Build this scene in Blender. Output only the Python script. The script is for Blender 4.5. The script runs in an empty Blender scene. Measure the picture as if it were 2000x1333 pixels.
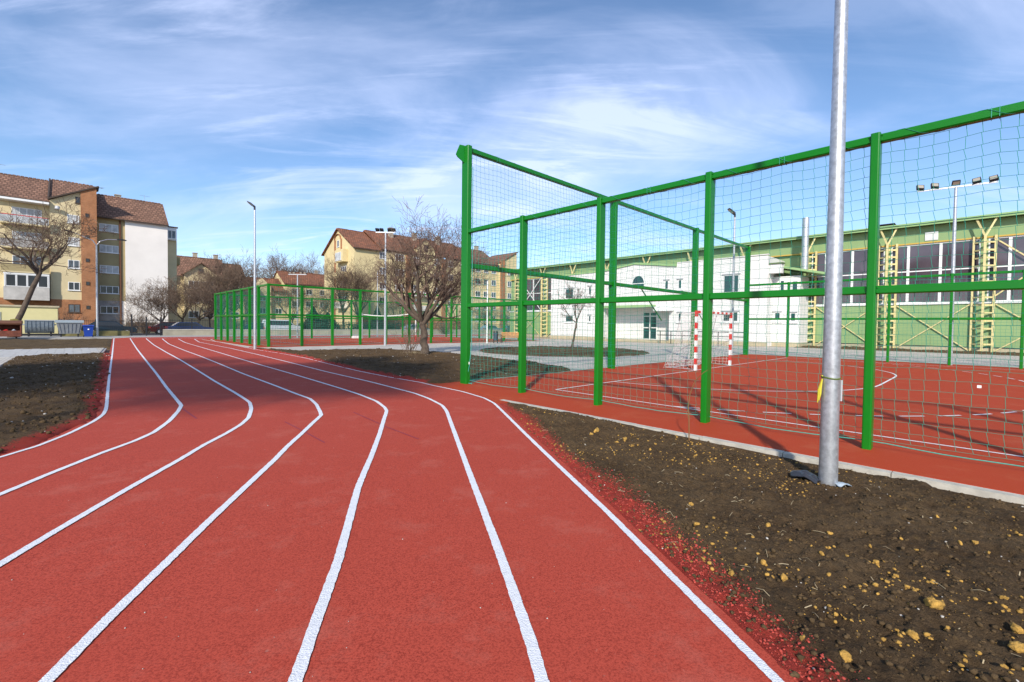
import bpy, math, random
import numpy as np
from mathutils import Vector, Matrix
from mathutils.geometry import tessellate_polygon

scene = bpy.context.scene
C = scene.collection
R = math.radians

# ------------------------------------------------------------------ camera
FPX, CAM_H, PITCH, ROLL, SHIFT = 889.0, 1.49, 1.4, 0.65, -0.0046
cam_data = bpy.data.cameras.new('camera')
cam_data.sensor_width = 36.0
cam_data.lens = FPX / 2000.0 * 36.0
cam_data.shift_y = SHIFT
cam_data.clip_start = 0.05
cam_data.clip_end = 3000
cam = bpy.data.objects.new('camera', cam_data)
C.objects.link(cam)
CAM_ROT = (Matrix.Rotation(R(90 - PITCH), 3, 'X') @ Matrix.Rotation(R(ROLL), 3, 'Z'))
cam.matrix_world = Matrix.Translation((0, 0, CAM_H)) @ CAM_ROT.to_4x4()
scene.camera = cam

# ------------------------------------------------------------------ sun and sky
SUN_EL, SUN_HEAD = R(31), R(11)          # shadows run 11 degrees right of straight ahead
ray = Vector((math.sin(SUN_HEAD) * math.cos(SUN_EL), math.cos(SUN_HEAD) * math.cos(SUN_EL), -math.sin(SUN_EL)))
sun_data = bpy.data.lights.new('sun', 'SUN')
sun_data.energy = 3.8
sun_data.angle = R(2.0)
sun_data.color = (1.0, 0.92, 0.80)
sun = bpy.data.objects.new('sun', sun_data)
sun.rotation_euler = ray.to_track_quat('-Z', 'Y').to_euler()
C.objects.link(sun)

world = bpy.data.worlds.new('World')
scene.world = world
world.use_nodes = True
wn, wl = world.node_tree.nodes, world.node_tree.links
wn.clear()


def N(nt, typ, **kw):
    n = nt.nodes.new(typ)
    for k, v in kw.items():
        if k == 'inp':
            for kk, vv in v.items():
                n.inputs[kk].default_value = vv
        else:
            setattr(n, k, v)
    return n


def build_world():
    nt = world.node_tree
    out = N(nt, 'ShaderNodeOutputWorld')
    bg = N(nt, 'ShaderNodeBackground', inp={'Strength': 0.14})
    sky = N(nt, 'ShaderNodeTexSky', sky_type='NISHITA', sun_disc=False, sun_elevation=SUN_EL,
            sun_rotation=R(191), altitude=400, air_density=1.0, dust_density=0.25, ozone_density=4.0)
    tc = N(nt, 'ShaderNodeTexCoord')
    sep = N(nt, 'ShaderNodeSeparateXYZ')
    wl.new(tc.outputs['Generated'], sep.inputs[0])
    mx = N(nt, 'ShaderNodeMath', operation='MAXIMUM', inp={1: 0.0})
    wl.new(sep.outputs['Z'], mx.inputs[0])
    ad = N(nt, 'ShaderNodeMath', operation='ADD', inp={1: 0.16})
    wl.new(mx.outputs[0], ad.inputs[0])
    comb = N(nt, 'ShaderNodeCombineXYZ')
    for i, ax in enumerate('XY'):
        dv = N(nt, 'ShaderNodeMath', operation='DIVIDE')
        wl.new(sep.outputs[ax], dv.inputs[0])
        wl.new(ad.outputs[0], dv.inputs[1])
        wl.new(dv.outputs[0], comb.inputs[i])

    def layer(rot, scale, loc, nscale, detail, rough, dist, lo, hi):
        mp = N(nt, 'ShaderNodeMapping')
        mp.inputs['Rotation'].default_value = (0, 0, R(rot))
        mp.inputs['Scale'].default_value = scale
        mp.inputs['Location'].default_value = loc
        wl.new(comb.outputs[0], mp.inputs[0])
        nz = N(nt, 'ShaderNodeTexNoise', inp={'Scale': nscale, 'Detail': detail, 'Roughness': rough, 'Distortion': dist})
        wl.new(mp.outputs[0], nz.inputs['Vector'])
        mr = N(nt, 'ShaderNodeMapRange', interpolation_type='SMOOTHSTEP',
               inp={'From Min': lo, 'From Max': hi})
        wl.new(nz.outputs['Fac'], mr.inputs['Value'])
        return mr.outputs[0]

    veil = layer(35, (0.8, 1.15, 1), (3.1, 1.7, 0), 0.85, 7, 0.55, 0.9, 0.40, 0.74)
    streak = layer(58, (0.42, 1.7, 1), (7.3, 2.2, 0), 1.3, 10, 0.62, 2.2, 0.47, 0.74)
    patch = layer(40, (0.8, 1.0, 1), (1.2, 5.5, 0), 0.55, 3, 0.5, 0.3, 0.36, 0.66)
    m1 = N(nt, 'ShaderNodeMath', operation='MULTIPLY')
    wl.new(streak, m1.inputs[0]); wl.new(patch, m1.inputs[1])
    m2 = N(nt, 'ShaderNodeMath', operation='MULTIPLY_ADD', inp={1: 0.47})
    wl.new(veil, m2.inputs[0])
    m3 = N(nt, 'ShaderNodeMath', operation='MULTIPLY', inp={1: 0.75})
    wl.new(m1.outputs[0], m3.inputs[0])
    wl.new(m3.outputs[0], m2.inputs[2])
    m4 = N(nt, 'ShaderNodeMath', operation='MINIMUM', inp={1: 0.66})
    wl.new(m2.outputs[0], m4.inputs[0])
    mix = N(nt, 'ShaderNodeMix', data_type='RGBA', blend_type='MIX')
    wl.new(m4.outputs[0], mix.inputs['Factor'])
    wl.new(sky.outputs[0], mix.inputs[6])
    mix.inputs[7].default_value = (5.2, 5.8, 7.9, 1)
    wl.new(mix.outputs[2], bg.inputs['Color'])
    wl.new(bg.outputs[0], out.inputs['Surface'])


build_world()
scene.view_settings.view_transform = 'Standard'
scene.view_settings.look = 'None'
scene.view_settings.exposure = 0.47
scene.view_settings.gamma = 1.0
scene.view_settings.use_curve_mapping = False
scene.cycles.max_bounces = 5
scene.cycles.diffuse_bounces = 3
scene.cycles.transparent_max_bounces = 8

# ------------------------------------------------------------------ survey of the place
# court grid: s runs along the long side of the near court, t across it; corner post at the origin
TH = R(-46.0)
E1 = Vector((math.cos(TH), math.sin(TH)))
E2 = Vector((-math.sin(TH), math.cos(TH)))
C0 = Vector((-1.17, 11.44))


def ST(s, t):
    p = C0 + E1 * s + E2 * t
    return (p.x, p.y)


def ground_at(px, py):
    """survey: ground point seen at a photograph pixel, in court coordinates (s, t)"""
    d = CAM_ROT @ Vector(((px - 1000) / FPX, (-(py - 666.5) + SHIFT * 2000) / FPX, -1.0))
    k = -CAM_H / d.z
    p = Vector((d.x * k, d.y * k)) - C0
    return (p.dot(E1), p.dot(E2))


def t_on(px, s, py=640):
    """survey: t of the bearing px on the line s = const"""
    d = CAM_ROT @ Vector(((px - 1000) / FPX, (-(py - 666.5) + SHIFT * 2000) / FPX, -1.0))
    o = -C0
    k = (s - o.dot(E1)) / Vector((d.x, d.y)).dot(E1)
    return (o + Vector((d.x, d.y)) * k).dot(E2)


# ------------------------------------------------------------------ mesh helpers
class MB:
    def __init__(self):
        self.v, self.f = [], []

    def add(self, vs, fs):
        b = len(self.v)
        self.v.extend(vs)
        self.f.extend([tuple(i + b for i in f) for f in fs])
        return self

    def box(self, x0, x1, y0, y1, z0, z1):
        vs = [(x0, y0, z0), (x1, y0, z0), (x1, y1, z0), (x0, y1, z0), (x0, y0, z1), (x1, y0, z1), (x1, y1, z1), (x0, y1, z1)]
        return self.add(vs, [(3, 2, 1, 0), (4, 5, 6, 7), (0, 1, 5, 4), (1, 2, 6, 5), (2, 3, 7, 6), (3, 0, 4, 7)])

    def bar(self, a, b, w, h=None, up=(0, 0, 1)):
        """box beam from a to b, w wide and h high"""
        h = h or w
        a, b = Vector(a), Vector(b)
        d = (b - a).normalized()
        u = Vector(up)
        if abs(d.dot(u)) > 0.98:
            u = Vector((0, 1, 0))
        x = d.cross(u).normalized()
        y = x.cross(d).normalized()
        vs = []
        for p in (a, b):
            for sx, sy in ((-1, -1), (1, -1), (1, 1), (-1, 1)):
                vs.append(tuple(p + x * sx * w / 2 + y * sy * h / 2))
        return self.add(vs, [(3, 2, 1, 0), (4, 5, 6, 7), (0, 1, 5, 4), (1, 2, 6, 5), (2, 3, 7, 6), (3, 0, 4, 7)])

    def tube(self, pts, rad, n=6, cap=True):
        pts = [Vector(p) for p in pts]
        m = len(pts)
        if not hasattr(rad, '__len__'):
            rad = [rad] * m
        b = len(self.v)
        ref = None
        for i, p in enumerate(pts):
            d = pts[min(i + 1, m - 1)] - pts[max(i - 1, 0)]
            if d.length < 1e-9:
                d = Vector((0, 0, 1))
            d.normalize()
            if ref is None:
                ref = Vector((0, 0, 1)) if abs(d.z) < 0.9 else Vector((1, 0, 0))
            x = d.cross(ref)
            if x.length < 1e-6:
                x = d.cross(Vector((0, 1, 0)))
            x.normalize()
            y = d.cross(x).normalized()
            ref = -y if False else ref
            for k in range(n):
                a = 2 * math.pi * k / n
                q = p + (x * math.cos(a) + y * math.sin(a)) * rad[i]
                self.v.append((q.x, q.y, q.z))
        for i in range(m - 1):
            for k in range(n):
                k2 = (k + 1) % n
                self.f.append((b + i * n + k, b + i * n + k2, b + (i + 1) * n + k2, b + (i + 1) * n + k))
        if cap:
            self.f.append(tuple(b + k for k in range(n))[::-1])
            self.f.append(tuple(b + (m - 1) * n + k for k in range(n)))
        return self

    def prism(self, poly, z0, z1):
        n = len(poly)
        vs = [(p[0], p[1], z0) for p in poly] + [(p[0], p[1], z1) for p in poly]
        tris = tessellate_polygon([[Vector((p[0], p[1], 0)) for p in poly]])
        fs = []
        for t in tris:
            a, b, c = [Vector(poly[i][:2]) for i in t]
            if (b - a).cross(c - a) < 0:
                t = (t[0], t[2], t[1])
            fs.append(tuple(i + n for i in t))
            fs.append((t[2], t[1], t[0]))
        area = sum(poly[i][0] * poly[(i + 1) % n][1] - poly[(i + 1) % n][0] * poly[i][1] for i in range(n))
        for i in range(n):
            j = (i + 1) % n
            q = (i, j, j + n, i + n)
            fs.append(q if area > 0 else q[::-1])
        return self.add(vs, fs)

    def extrude_y(self, poly, y0, y1):
        """polygon in (x, z) extruded along y"""
        m = MB().prism(poly, y0, y1)
        return self.add([(v[0], v[2], v[1]) for v in m.v], [f[::-1] for f in m.f])

    def extrude_x(self, poly, x0, x1):
        """polygon in (y, z) extruded along x"""
        m = MB().prism(poly, x0, x1)
        return self.add([(v[2], v[0], v[1]) for v in m.v], m.f)

    def rpost(self, cx, cy, w, d, z0, z1, r=0.012):
        """upright of rounded rectangular section"""
        prof = []
        for (sx, sy, a0) in ((1, 1, 0), (-1, 1, 90), (-1, -1, 180), (1, -1, 270)):
            for k in range(4):
                a = R(a0 + 30 * k)
                prof.append((cx + sx * (w / 2 - r) + r * math.cos(a), cy + sy * (d / 2 - r) + r * math.sin(a)))
        return self.prism(prof, z0, z1)

    def mesh(self, name, m=None, smooth=False):
        me = bpy.data.meshes.new(name)
        me.from_pydata(self.v, [], self.f)
        if m:
            me.materials.append(m)
        if smooth:
            me.polygons.foreach_set('use_smooth', [True] * len(me.polygons))
        me.update()
        return me

    def build(self, name, m=None, parent=None, smooth=False):
        return put(name, self.mesh(name, m, smooth), parent)


def put(name, me, parent=None, loc=None, rz=None):
    o = bpy.data.objects.new(name, me)
    C.objects.link(o)
    if parent:
        o.parent = parent
    if loc is not None:
        o.location = loc
    if rz is not None:
        o.rotation_euler = (0, 0, rz)
    return o


def tag(o, label=None, cat=None, group=None, kind=None):
    if label: o['label'] = label
    if cat: o['category'] = cat
    if group: o['group'] = group
    if kind: o['kind'] = kind
    return o


def thing(name, label, cat, s, t, rot=0.0, group=None, z=0.0):
    """Empty at the thing's base; its local x runs along s and y along t before the turn rot"""
    o = bpy.data.objects.new(name, None)
    o.empty_display_size = 0.3
    C.objects.link(o)
    x, y = ST(s, t)
    o.location = (x, y, z)
    o.rotation_euler = (0, 0, TH + rot)
    return tag(o, label, cat, group)


def copy_tree(o, parent=None):
    c = o.copy()
    C.objects.link(c)
    if parent:
        c.parent = parent
    for ch in list(o.children):
        copy_tree(ch, c)
    return c


def structure(name, mb, m, parent=None):
    o = mb.build(name, m, parent)
    if not parent:
        x, y = C0
        o.location = (x, y, 0)
        o.rotation_euler = (0, 0, TH)
        o['kind'] = 'structure'
    return o


def np_mesh(name, verts, quads, m=None, smooth=False):
    me = bpy.data.meshes.new(name)
    nv, nf = len(verts), len(quads)
    k = quads.shape[1]
    me.vertices.add(nv)
    me.vertices.foreach_set('co', np.ascontiguousarray(verts, dtype=np.float32).ravel())
    me.loops.add(nf * k)
    me.loops.foreach_set('vertex_index', np.ascontiguousarray(quads, dtype=np.int32).ravel())
    me.polygons.add(nf)
    me.polygons.foreach_set('loop_start', np.arange(0, nf * k, k, dtype=np.int32))
    if smooth:
        me.polygons.foreach_set('use_smooth', np.ones(nf, dtype=bool))
    me.update(calc_edges=True)
    if m:
        me.materials.append(m)
    return me


def strands(A, B, r):
    """three-sided strands from points A to points B (arrays n x 3)"""
    d = B - A
    L = np.linalg.norm(d, axis=1, keepdims=True)
    d = d / np.maximum(L, 1e-9)
    ref = np.where(np.abs(d[:, 2:3]) > 0.9, np.array([[1.0, 0, 0]]), np.array([[0, 0, 1.0]]))
    x = np.cross(d, ref)
    x /= np.maximum(np.linalg.norm(x, axis=1, keepdims=True), 1e-9)
    y = np.cross(d, x)
    n = len(A)
    V = np.zeros((n, 6, 3))
    for k in range(3):
        a = 2 * math.pi * k / 3
        o = (x * math.cos(a) + y * math.sin(a)) * r
        V[:, k] = A + o
        V[:, k + 3] = B + o
    base = (np.arange(n) * 6)[:, None]
    q = np.concatenate([base + np.array([[k, (k + 1) % 3, (k + 1) % 3 + 3, k + 3]]) for k in range(3)])
    return V.reshape(-1, 3), q


# value noise -----------------------------------------------------------------
def _hash(ix, iy, seed):
    h = (ix.astype(np.int64) * 374761393 + iy.astype(np.int64) * 668265263 + seed * 1274126177) & 0xFFFFFFFF
    h = ((h ^ (h >> 13)) * 1274126177) & 0xFFFFFFFF
    return ((h ^ (h >> 16)) & 0xFFFF) / 65535.0


def vnoise(x, y, seed=0):
    ix, iy = np.floor(x), np.floor(y)
    fx, fy = x - ix, y - iy
    fx = fx * fx * (3 - 2 * fx)
    fy = fy * fy * (3 - 2 * fy)
    a, b = _hash(ix, iy, seed), _hash(ix + 1, iy, seed)
    c, d = _hash(ix, iy + 1, seed), _hash(ix + 1, iy + 1, seed)
    return (a * (1 - fx) + b * fx) * (1 - fy) + (c * (1 - fx) + d * fx) * fy


def fbm(x, y, sc, oct=4, seed=0, gain=0.5):
    v, a, tot = 0, 1.0, 0
    for i in range(oct):
        v = v + a * vnoise(x * sc + 17.3 * i, y * sc - 9.1 * i, seed + i)
        tot += a
        a *= gain
        sc *= 2.05
    return v / tot


def poly_dist(px, py, poly):
    """signed distance to a polygon, positive inside"""
    P = np.array(poly, dtype=float)
    best = np.full(px.shape, 1e9)
    inside = np.zeros(px.shape, dtype=bool)
    for i in range(len(P)):
        a, b = P[i], P[(i + 1) % len(P)]
        ab = b - a
        L2 = max((ab ** 2).sum(), 1e-12)
        u = np.clip(((px - a[0]) * ab[0] + (py - a[1]) * ab[1]) / L2, 0, 1)
        best = np.minimum(best, np.hypot(px - a[0] - u * ab[0], py - a[1] - u * ab[1]))
        c = ((a[1] > py) != (b[1] > py))
        with np.errstate(divide='ignore', invalid='ignore'):
            xi = (b[0] - a[0]) * (py - a[1]) / (b[1] - a[1] + 1e-15) + a[0]
        inside ^= c & (px < xi)
    return np.where(inside, best, -best)


def line_dist(px, py, pts):
    P = np.array(pts, dtype=float)
    best = np.full(px.shape, 1e9)
    for i in range(len(P) - 1):
        a, b = P[i], P[i + 1]
        ab = b - a
        u = np.clip(((px - a[0]) * ab[0] + (py - a[1]) * ab[1]) / max((ab ** 2).sum(), 1e-12), 0, 1)
        best = np.minimum(best, np.hypot(px - a[0] - u * ab[0], py - a[1] - u * ab[1]))
    return best


# ------------------------------------------------------------------ materials
MATS = {}


def mat(name, col, rough=0.6, metal=0.0, var=0.0, vscale=2.0, bump=0.0, bscale=60.0, spec=0.5, col2=None, mixlo=0.45, mixhi=0.6, coat=0.0):
    """plain painted / rough surface with colour variation and fine relief from noise"""
    m = bpy.data.materials.new(name)
    m.use_nodes = True
    nt = m.node_tree
    bs = nt.nodes['Principled BSDF']
    bs.inputs['Roughness'].default_value = rough
    bs.inputs['Metallic'].default_value = metal
    bs.inputs['Specular IOR Level'].default_value = spec
    if coat:
        bs.inputs['Coat Weight'].default_value = coat
    bs.inputs['Base Color'].default_value = (*col, 1)
    geo = N(nt, 'ShaderNodeNewGeometry')
    if var or col2:
        nz = N(nt, 'ShaderNodeTexNoise', inp={'Scale': vscale, 'Detail': 6, 'Roughness': 0.6})
        nt.links.new(geo.outputs['Position'], nz.inputs['Vector'])
        mr = N(nt, 'ShaderNodeMapRange', inp={'From Min': mixlo if col2 else 0.3, 'From Max': mixhi if col2 else 0.7})
        nt.links.new(nz.outputs['Fac'], mr.inputs['Value'])
        mx = N(nt, 'ShaderNodeMix', data_type='RGBA')
        nt.links.new(mr.outputs[0], mx.inputs['Factor'])
        a = col if col2 else tuple(c * (1 - var) for c in col)
        b = col2 if col2 else tuple(min(c * (1 + var), 1) for c in col)
        mx.inputs[6].default_value = (*a, 1)
        mx.inputs[7].default_value = (*b, 1)
        nt.links.new(mx.outputs[2], bs.inputs['Base Color'])
    if bump:
        nb = N(nt, 'ShaderNodeTexNoise', inp={'Scale': bscale, 'Detail': 4, 'Roughness': 0.6})
        nt.links.new(geo.outputs['Position'], nb.inputs['Vector'])
        bp = N(nt, 'ShaderNodeBump', inp={'Strength': bump, 'Distance': 0.02})
        nt.links.new(nb.outputs['Fac'], bp.inputs['Height'])
        nt.links.new(bp.outputs[0], bs.inputs['Normal'])
    MATS[name] = m
    return m


def rubber(name, col, dark, light):
    """granulated rubber: speckle of darker pits, dusty paler scuffs, fine relief"""
    m = bpy.data.materials.new(name)
    m.use_nodes = True
    nt = m.node_tree
    bs = nt.nodes['Principled BSDF']
    bs.inputs['Roughness'].default_value = 0.8
    bs.inputs['Specular IOR Level'].default_value = 0.14
    geo = N(nt, 'ShaderNodeNewGeometry')
    P = geo.outputs['Position']

    def noise(sc, det, lo, hi, rough=0.6):
        n = N(nt, 'ShaderNodeTexNoise', inp={'Scale': sc, 'Detail': det, 'Roughness': rough})
        nt.links.new(P, n.inputs['Vector'])
        r = N(nt, 'ShaderNodeMapRange', inp={'From Min': lo, 'From Max': hi})
        nt.links.new(n.outputs['Fac'], r.inputs['Value'])
        return r.outputs[0], n.outputs['Fac']

    def mix(a, b, f):
        x = N(nt, 'ShaderNodeMix', data_type='RGBA')
        nt.links.new(f, x.inputs['Factor'])
        for sock, val in ((6, a), (7, b)):
            if isinstance(val, tuple):
                x.inputs[sock].default_value = (*val, 1)
            else:
                nt.links.new(val, x.inputs[sock])
        return x.outputs[2]

    def scale(f, k):
        x = N(nt, 'ShaderNodeMath', operation='MULTIPLY', inp={1: k})
        nt.links.new(f, x.inputs[0])
        return x.outputs[0]

    grain, gr = noise(105, 3, 0.36, 0.56, 0.65)
    blot, _ = noise(0.45, 7, 0.38, 0.66)
    dust, _ = noise(1.7, 10, 0.52, 0.74, 0.72)
    spot, _ = noise(26, 3, 0.70, 0.78)
    c = mix(dark, col, grain)
    c = mix(c, tuple(x * 0.86 for x in col), scale(blot, 0.55))
    c = mix(c, light, scale(dust, 0.5))
    c = mix(c, (0.45, 0.30, 0.24), scale(spot, 0.35))
    nt.links.new(c, bs.inputs['Base Color'])
    bp = N(nt, 'ShaderNodeBump', inp={'Strength': 0.35, 'Distance': 0.005})
    nt.links.new(gr, bp.inputs['Height'])
    nt.links.new(bp.outputs[0], bs.inputs['Normal'])
    MATS[name] = m
    return m


def soil_mat(name, base, light, use_red=True):
    m = bpy.data.materials.new(name)
    m.use_nodes = True
    nt = m.node_tree
    bs = nt.nodes['Principled BSDF']
    bs.inputs['Roughness'].default_value = 0.95
    bs.inputs['Specular IOR Level'].default_value = 0.15
    geo = N(nt, 'ShaderNodeNewGeometry')
    P = geo.outputs['Position']
    n1 = N(nt, 'ShaderNodeTexNoise', inp={'Scale': 1.6, 'Detail': 8, 'Roughness': 0.65})
    n2 = N(nt, 'ShaderNodeTexNoise', inp={'Scale': 38, 'Detail': 5, 'Roughness': 0.7})
    n3 = N(nt, 'ShaderNodeTexNoise', inp={'Scale': 9, 'Detail': 7, 'Roughness': 0.75})
    for n in (n1, n2, n3):
        nt.links.new(P, n.inputs['Vector'])
    a = N(nt, 'ShaderNodeMapRange', inp={'From Min': 0.35, 'From Max': 0.7})
    nt.links.new(n1.outputs['Fac'], a.inputs['Value'])
    x1 = N(nt, 'ShaderNodeMix', data_type='RGBA')
    x1.inputs[6].default_value = (*base, 1)
    x1.inputs[7].default_value = (*light, 1)
    nt.links.new(a.outputs[0], x1.inputs['Factor'])
    b = N(nt, 'ShaderNodeMapRange', inp={'From Min': 0.3, 'From Max': 0.7, 'To Min': 0.62, 'To Max': 1.35})
    nt.links.new(n2.outputs['Fac'], b.inputs['Value'])
    x2 = N(nt, 'ShaderNodeMix', data_type='RGBA', blend_type='MULTIPLY', inp={'Factor': 1.0})
    nt.links.new(x1.outputs[2], x2.inputs[6])
    nt.links.new(b.outputs[0], x2.inputs[7])
    # ochre clay smears
    c = N(nt, 'ShaderNodeMapRange', inp={'From Min': 0.615, 'From Max': 0.70, 'To Max': 0.55})
    nt.links.new(n3.outputs['Fac'], c.inputs['Value'])
    x3 = N(nt, 'ShaderNodeMix', data_type='RGBA')
    nt.links.new(c.outputs[0], x3.inputs['Factor'])
    nt.links.new(x2.outputs[2], x3.inputs[6])
    x3.inputs[7].default_value = (0.23, 0.145, 0.045, 1)
    last = x3.outputs[2]
    if use_red:
        at = N(nt, 'ShaderNodeAttribute', attribute_name='red')
        n4 = N(nt, 'ShaderNodeTexNoise', inp={'Scale': 70, 'Detail': 3, 'Roughness': 0.6})
        nt.links.new(P, n4.inputs['Vector'])
        sm = N(nt, 'ShaderNodeMath', operation='ADD')
        nt.links.new(at.outputs['Fac'], sm.inputs[0])
        nt.links.new(n4.outputs['Fac'], sm.inputs[1])
        rr = N(nt, 'ShaderNodeMapRange', inp={'From Min': 0.98, 'From Max': 1.22})
        nt.links.new(sm.outputs[0], rr.inputs['Value'])
        x4 = N(nt, 'ShaderNodeMix', data_type='RGBA')
        nt.links.new(rr.outputs[0], x4.inputs['Factor'])
        nt.links.new(last, x4.inputs[6])
        x4.inputs[7].default_value = (0.35, 0.045, 0.032, 1)
        last = x4.outputs[2]
    nt.links.new(last, bs.inputs['Base Color'])
    n5 = N(nt, 'ShaderNodeTexNoise', inp={'Scale': 75, 'Detail': 6, 'Roughness': 0.75})
    nt.links.new(P, n5.inputs['Vector'])
    bp = N(nt, 'ShaderNodeBump', inp={'Strength': 1.0, 'Distance': 0.03})
    nt.links.new(n5.outputs['Fac'], bp.inputs['Height'])
    nt.links.new(bp.outputs[0], bs.inputs['Normal'])
    MATS[name] = m
    return m


def pattern_mat(name, kind, c1, c2, mortar, bw, bh, rough=0.85, swap='XZ', msize=0.01, bump=0.4):
    wear = (0.92, 1.05) if 'white' in name else (0.72, 1.2)
    """bricks, roof tiles or block paving too far off to be told apart singly"""
    m = bpy.data.materials.new(name)
    m.use_nodes = True
    nt = m.node_tree
    bs = nt.nodes['Principled BSDF']
    bs.inputs['Roughness'].default_value = rough
    bs.inputs['Specular IOR Level'].default_value = 0.25
    tc = N(nt, 'ShaderNodeTexCoord')
    sep = N(nt, 'ShaderNodeSeparateXYZ')
    cb = N(nt, 'ShaderNodeCombineXYZ')
    nt.links.new(tc.outputs['Object'], sep.inputs[0])
    nt.links.new(sep.outputs[swap[0]], cb.inputs[0])
    nt.links.new(sep.outputs[swap[1]], cb.inputs[1])
    br = N(nt, 'ShaderNodeTexBrick', inp={'Scale': 1.0, 'Mortar Size': msize, 'Brick Width': bw, 'Row Height': bh, 'Bias': 0.0})
    br.inputs['Color1'].default_value = (*c1, 1)
    br.inputs['Color2'].default_value = (*c2, 1)
    br.inputs['Mortar'].default_value = (*mortar, 1)
    nt.links.new(cb.outputs[0], br.inputs['Vector'])
    nz = N(nt, 'ShaderNodeTexNoise', inp={'Scale': 0.9, 'Detail': 7, 'Roughness': 0.7})
    nt.links.new(tc.outputs['Object'], nz.inputs['Vector'])
    mr = N(nt, 'ShaderNodeMapRange', inp={'From Min': 0.3, 'From Max': 0.7, 'To Min': wear[0], 'To Max': wear[1]})
    nt.links.new(nz.outputs['Fac'], mr.inputs['Value'])
    mx = N(nt, 'ShaderNodeMix', data_type='RGBA', blend_type='MULTIPLY', inp={'Factor': 1.0})
    nt.links.new(br.outputs['Color'], mx.inputs[6])
    nt.links.new(mr.outputs[0], mx.inputs[7])
    nt.links.new(mx.outputs[2], bs.inputs['Base Color'])
    bp = N(nt, 'ShaderNodeBump', invert=True, inp={'Strength': bump, 'Distance': 0.02})
    nt.links.new(br.outputs['Fac'], bp.inputs['Height'])
    nt.links.new(bp.outputs[0], bs.inputs['Normal'])
    MATS[name] = m
    return m


rubber('track_red', (0.465, 0.072, 0.044), (0.24, 0.030, 0.019), (0.48, 0.15, 0.11))
rubber('chalk_mark', (0.30, 0.055, 0.075), (0.20, 0.030, 0.040), (0.40, 0.11, 0.12))
rubber('court_red', (0.425, 0.056, 0.018), (0.33, 0.042, 0.014), (0.43, 0.12, 0.055))
mat('line_white', (0.74, 0.75, 0.78), 0.7, var=0.10, vscale=30, bump=0.5, bscale=110)
mat('court_line', (0.76, 0.75, 0.73), 0.7, var=0.06, vscale=6)
mat('kerb_concrete', (0.47, 0.44, 0.38), 0.9, var=0.18, vscale=9, bump=0.4, bscale=120)
mat('pale_concrete', (0.34, 0.33, 0.31), 0.9, var=0.15, vscale=1.4, bump=0.2)
mat('paver_grey', (0.44, 0.43, 0.41), 0.9, var=0.16, vscale=3, bump=0.3, bscale=90)
pattern_mat('block_paving', 'pave', (0.54, 0.50, 0.44), (0.48, 0.445, 0.39), (0.34, 0.31, 0.27), 0.2, 0.1, 0.9, 'XY', 0.008, 0.3)
soil_mat('soil', (0.074, 0.046, 0.024), (0.135, 0.089, 0.047))
soil_mat('soil_plain', (0.080, 0.053, 0.028), (0.138, 0.096, 0.052), False)
mat('earth', (0.17, 0.14, 0.10), 0.95, var=0.3, vscale=0.5, bump=0.5, bscale=8)
mat('sand', (0.36, 0.28, 0.19), 0.95, var=0.25, vscale=3, bump=0.5, bscale=30)
mat('dry_grass', (0.15, 0.14, 0.055), 0.95, var=0.4, vscale=1.5, bump=0.8, bscale=25)
mat('fence_green', (0.003, 0.165, 0.007), 0.33, var=0.06, vscale=3, bump=0.03, bscale=25, spec=0.4)
mat('net_green', (0.010, 0.27, 0.19), 0.6)
mat('rope_green', (0.05, 0.33, 0.27), 0.7)
mat('galvanised', (0.50, 0.515, 0.54), 0.42, 0.7, var=0.24, vscale=22, bump=0.04, bscale=30)
mat('white_paint', (0.78, 0.78, 0.77), 0.5, var=0.04)
mat('red_paint', (0.58, 0.02, 0.02), 0.45)
mat('net_white', (0.75, 0.74, 0.72), 0.8)
mat('black_steel', (0.018, 0.018, 0.02), 0.5)
mat('dark_lamp', (0.035, 0.037, 0.042), 0.45, 0.3)
mat('lamp_glass', (0.36, 0.33, 0.27), 0.2)
mat('yellow_cord', (0.55, 0.47, 0.03), 0.7)
mat('plate_grey', (0.45, 0.46, 0.48), 0.5)
mat('black_film', (0.035, 0.036, 0.045), 0.35)
mat('blue_film', (0.36, 0.43, 0.50), 0.3, var=0.2, vscale=20)
mat('clay', (0.42, 0.24, 0.05), 0.95, var=0.45, vscale=40, bump=0.8, bscale=60)
mat('stone_pale', (0.44, 0.41, 0.37), 0.9, var=0.2, vscale=15)
mat('straw', (0.36, 0.29, 0.18), 0.9)
mat('twig_brown', (0.20, 0.10, 0.035), 0.8)
mat('granule_red', (0.38, 0.052, 0.036), 0.9, var=0.35, vscale=60)
mat('clod', (0.092, 0.061, 0.032), 0.97, var=0.35, vscale=9, bump=0.7, bscale=60, spec=0.1)
mat('bark', (0.105, 0.080, 0.062), 0.95, var=0.35, vscale=6, bump=0.9, bscale=30, spec=0.15)
mat('twig', (0.155, 0.108, 0.078), 0.9, var=0.25, vscale=2, spec=0.15)
mat('twig_purple', (0.155, 0.105, 0.082), 0.9, var=0.2, vscale=2, spec=0.15)
mat('needle', (0.022, 0.042, 0.022), 0.9, var=0.4, vscale=2)
mat('leaf', (0.05, 0.075, 0.025), 0.8, var=0.3, vscale=2)

# ================================================================== THE GROUND
structure('ground', MB().box(-900, 900, -700, 1100, -0.5, -0.16), MATS['earth'])

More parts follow.
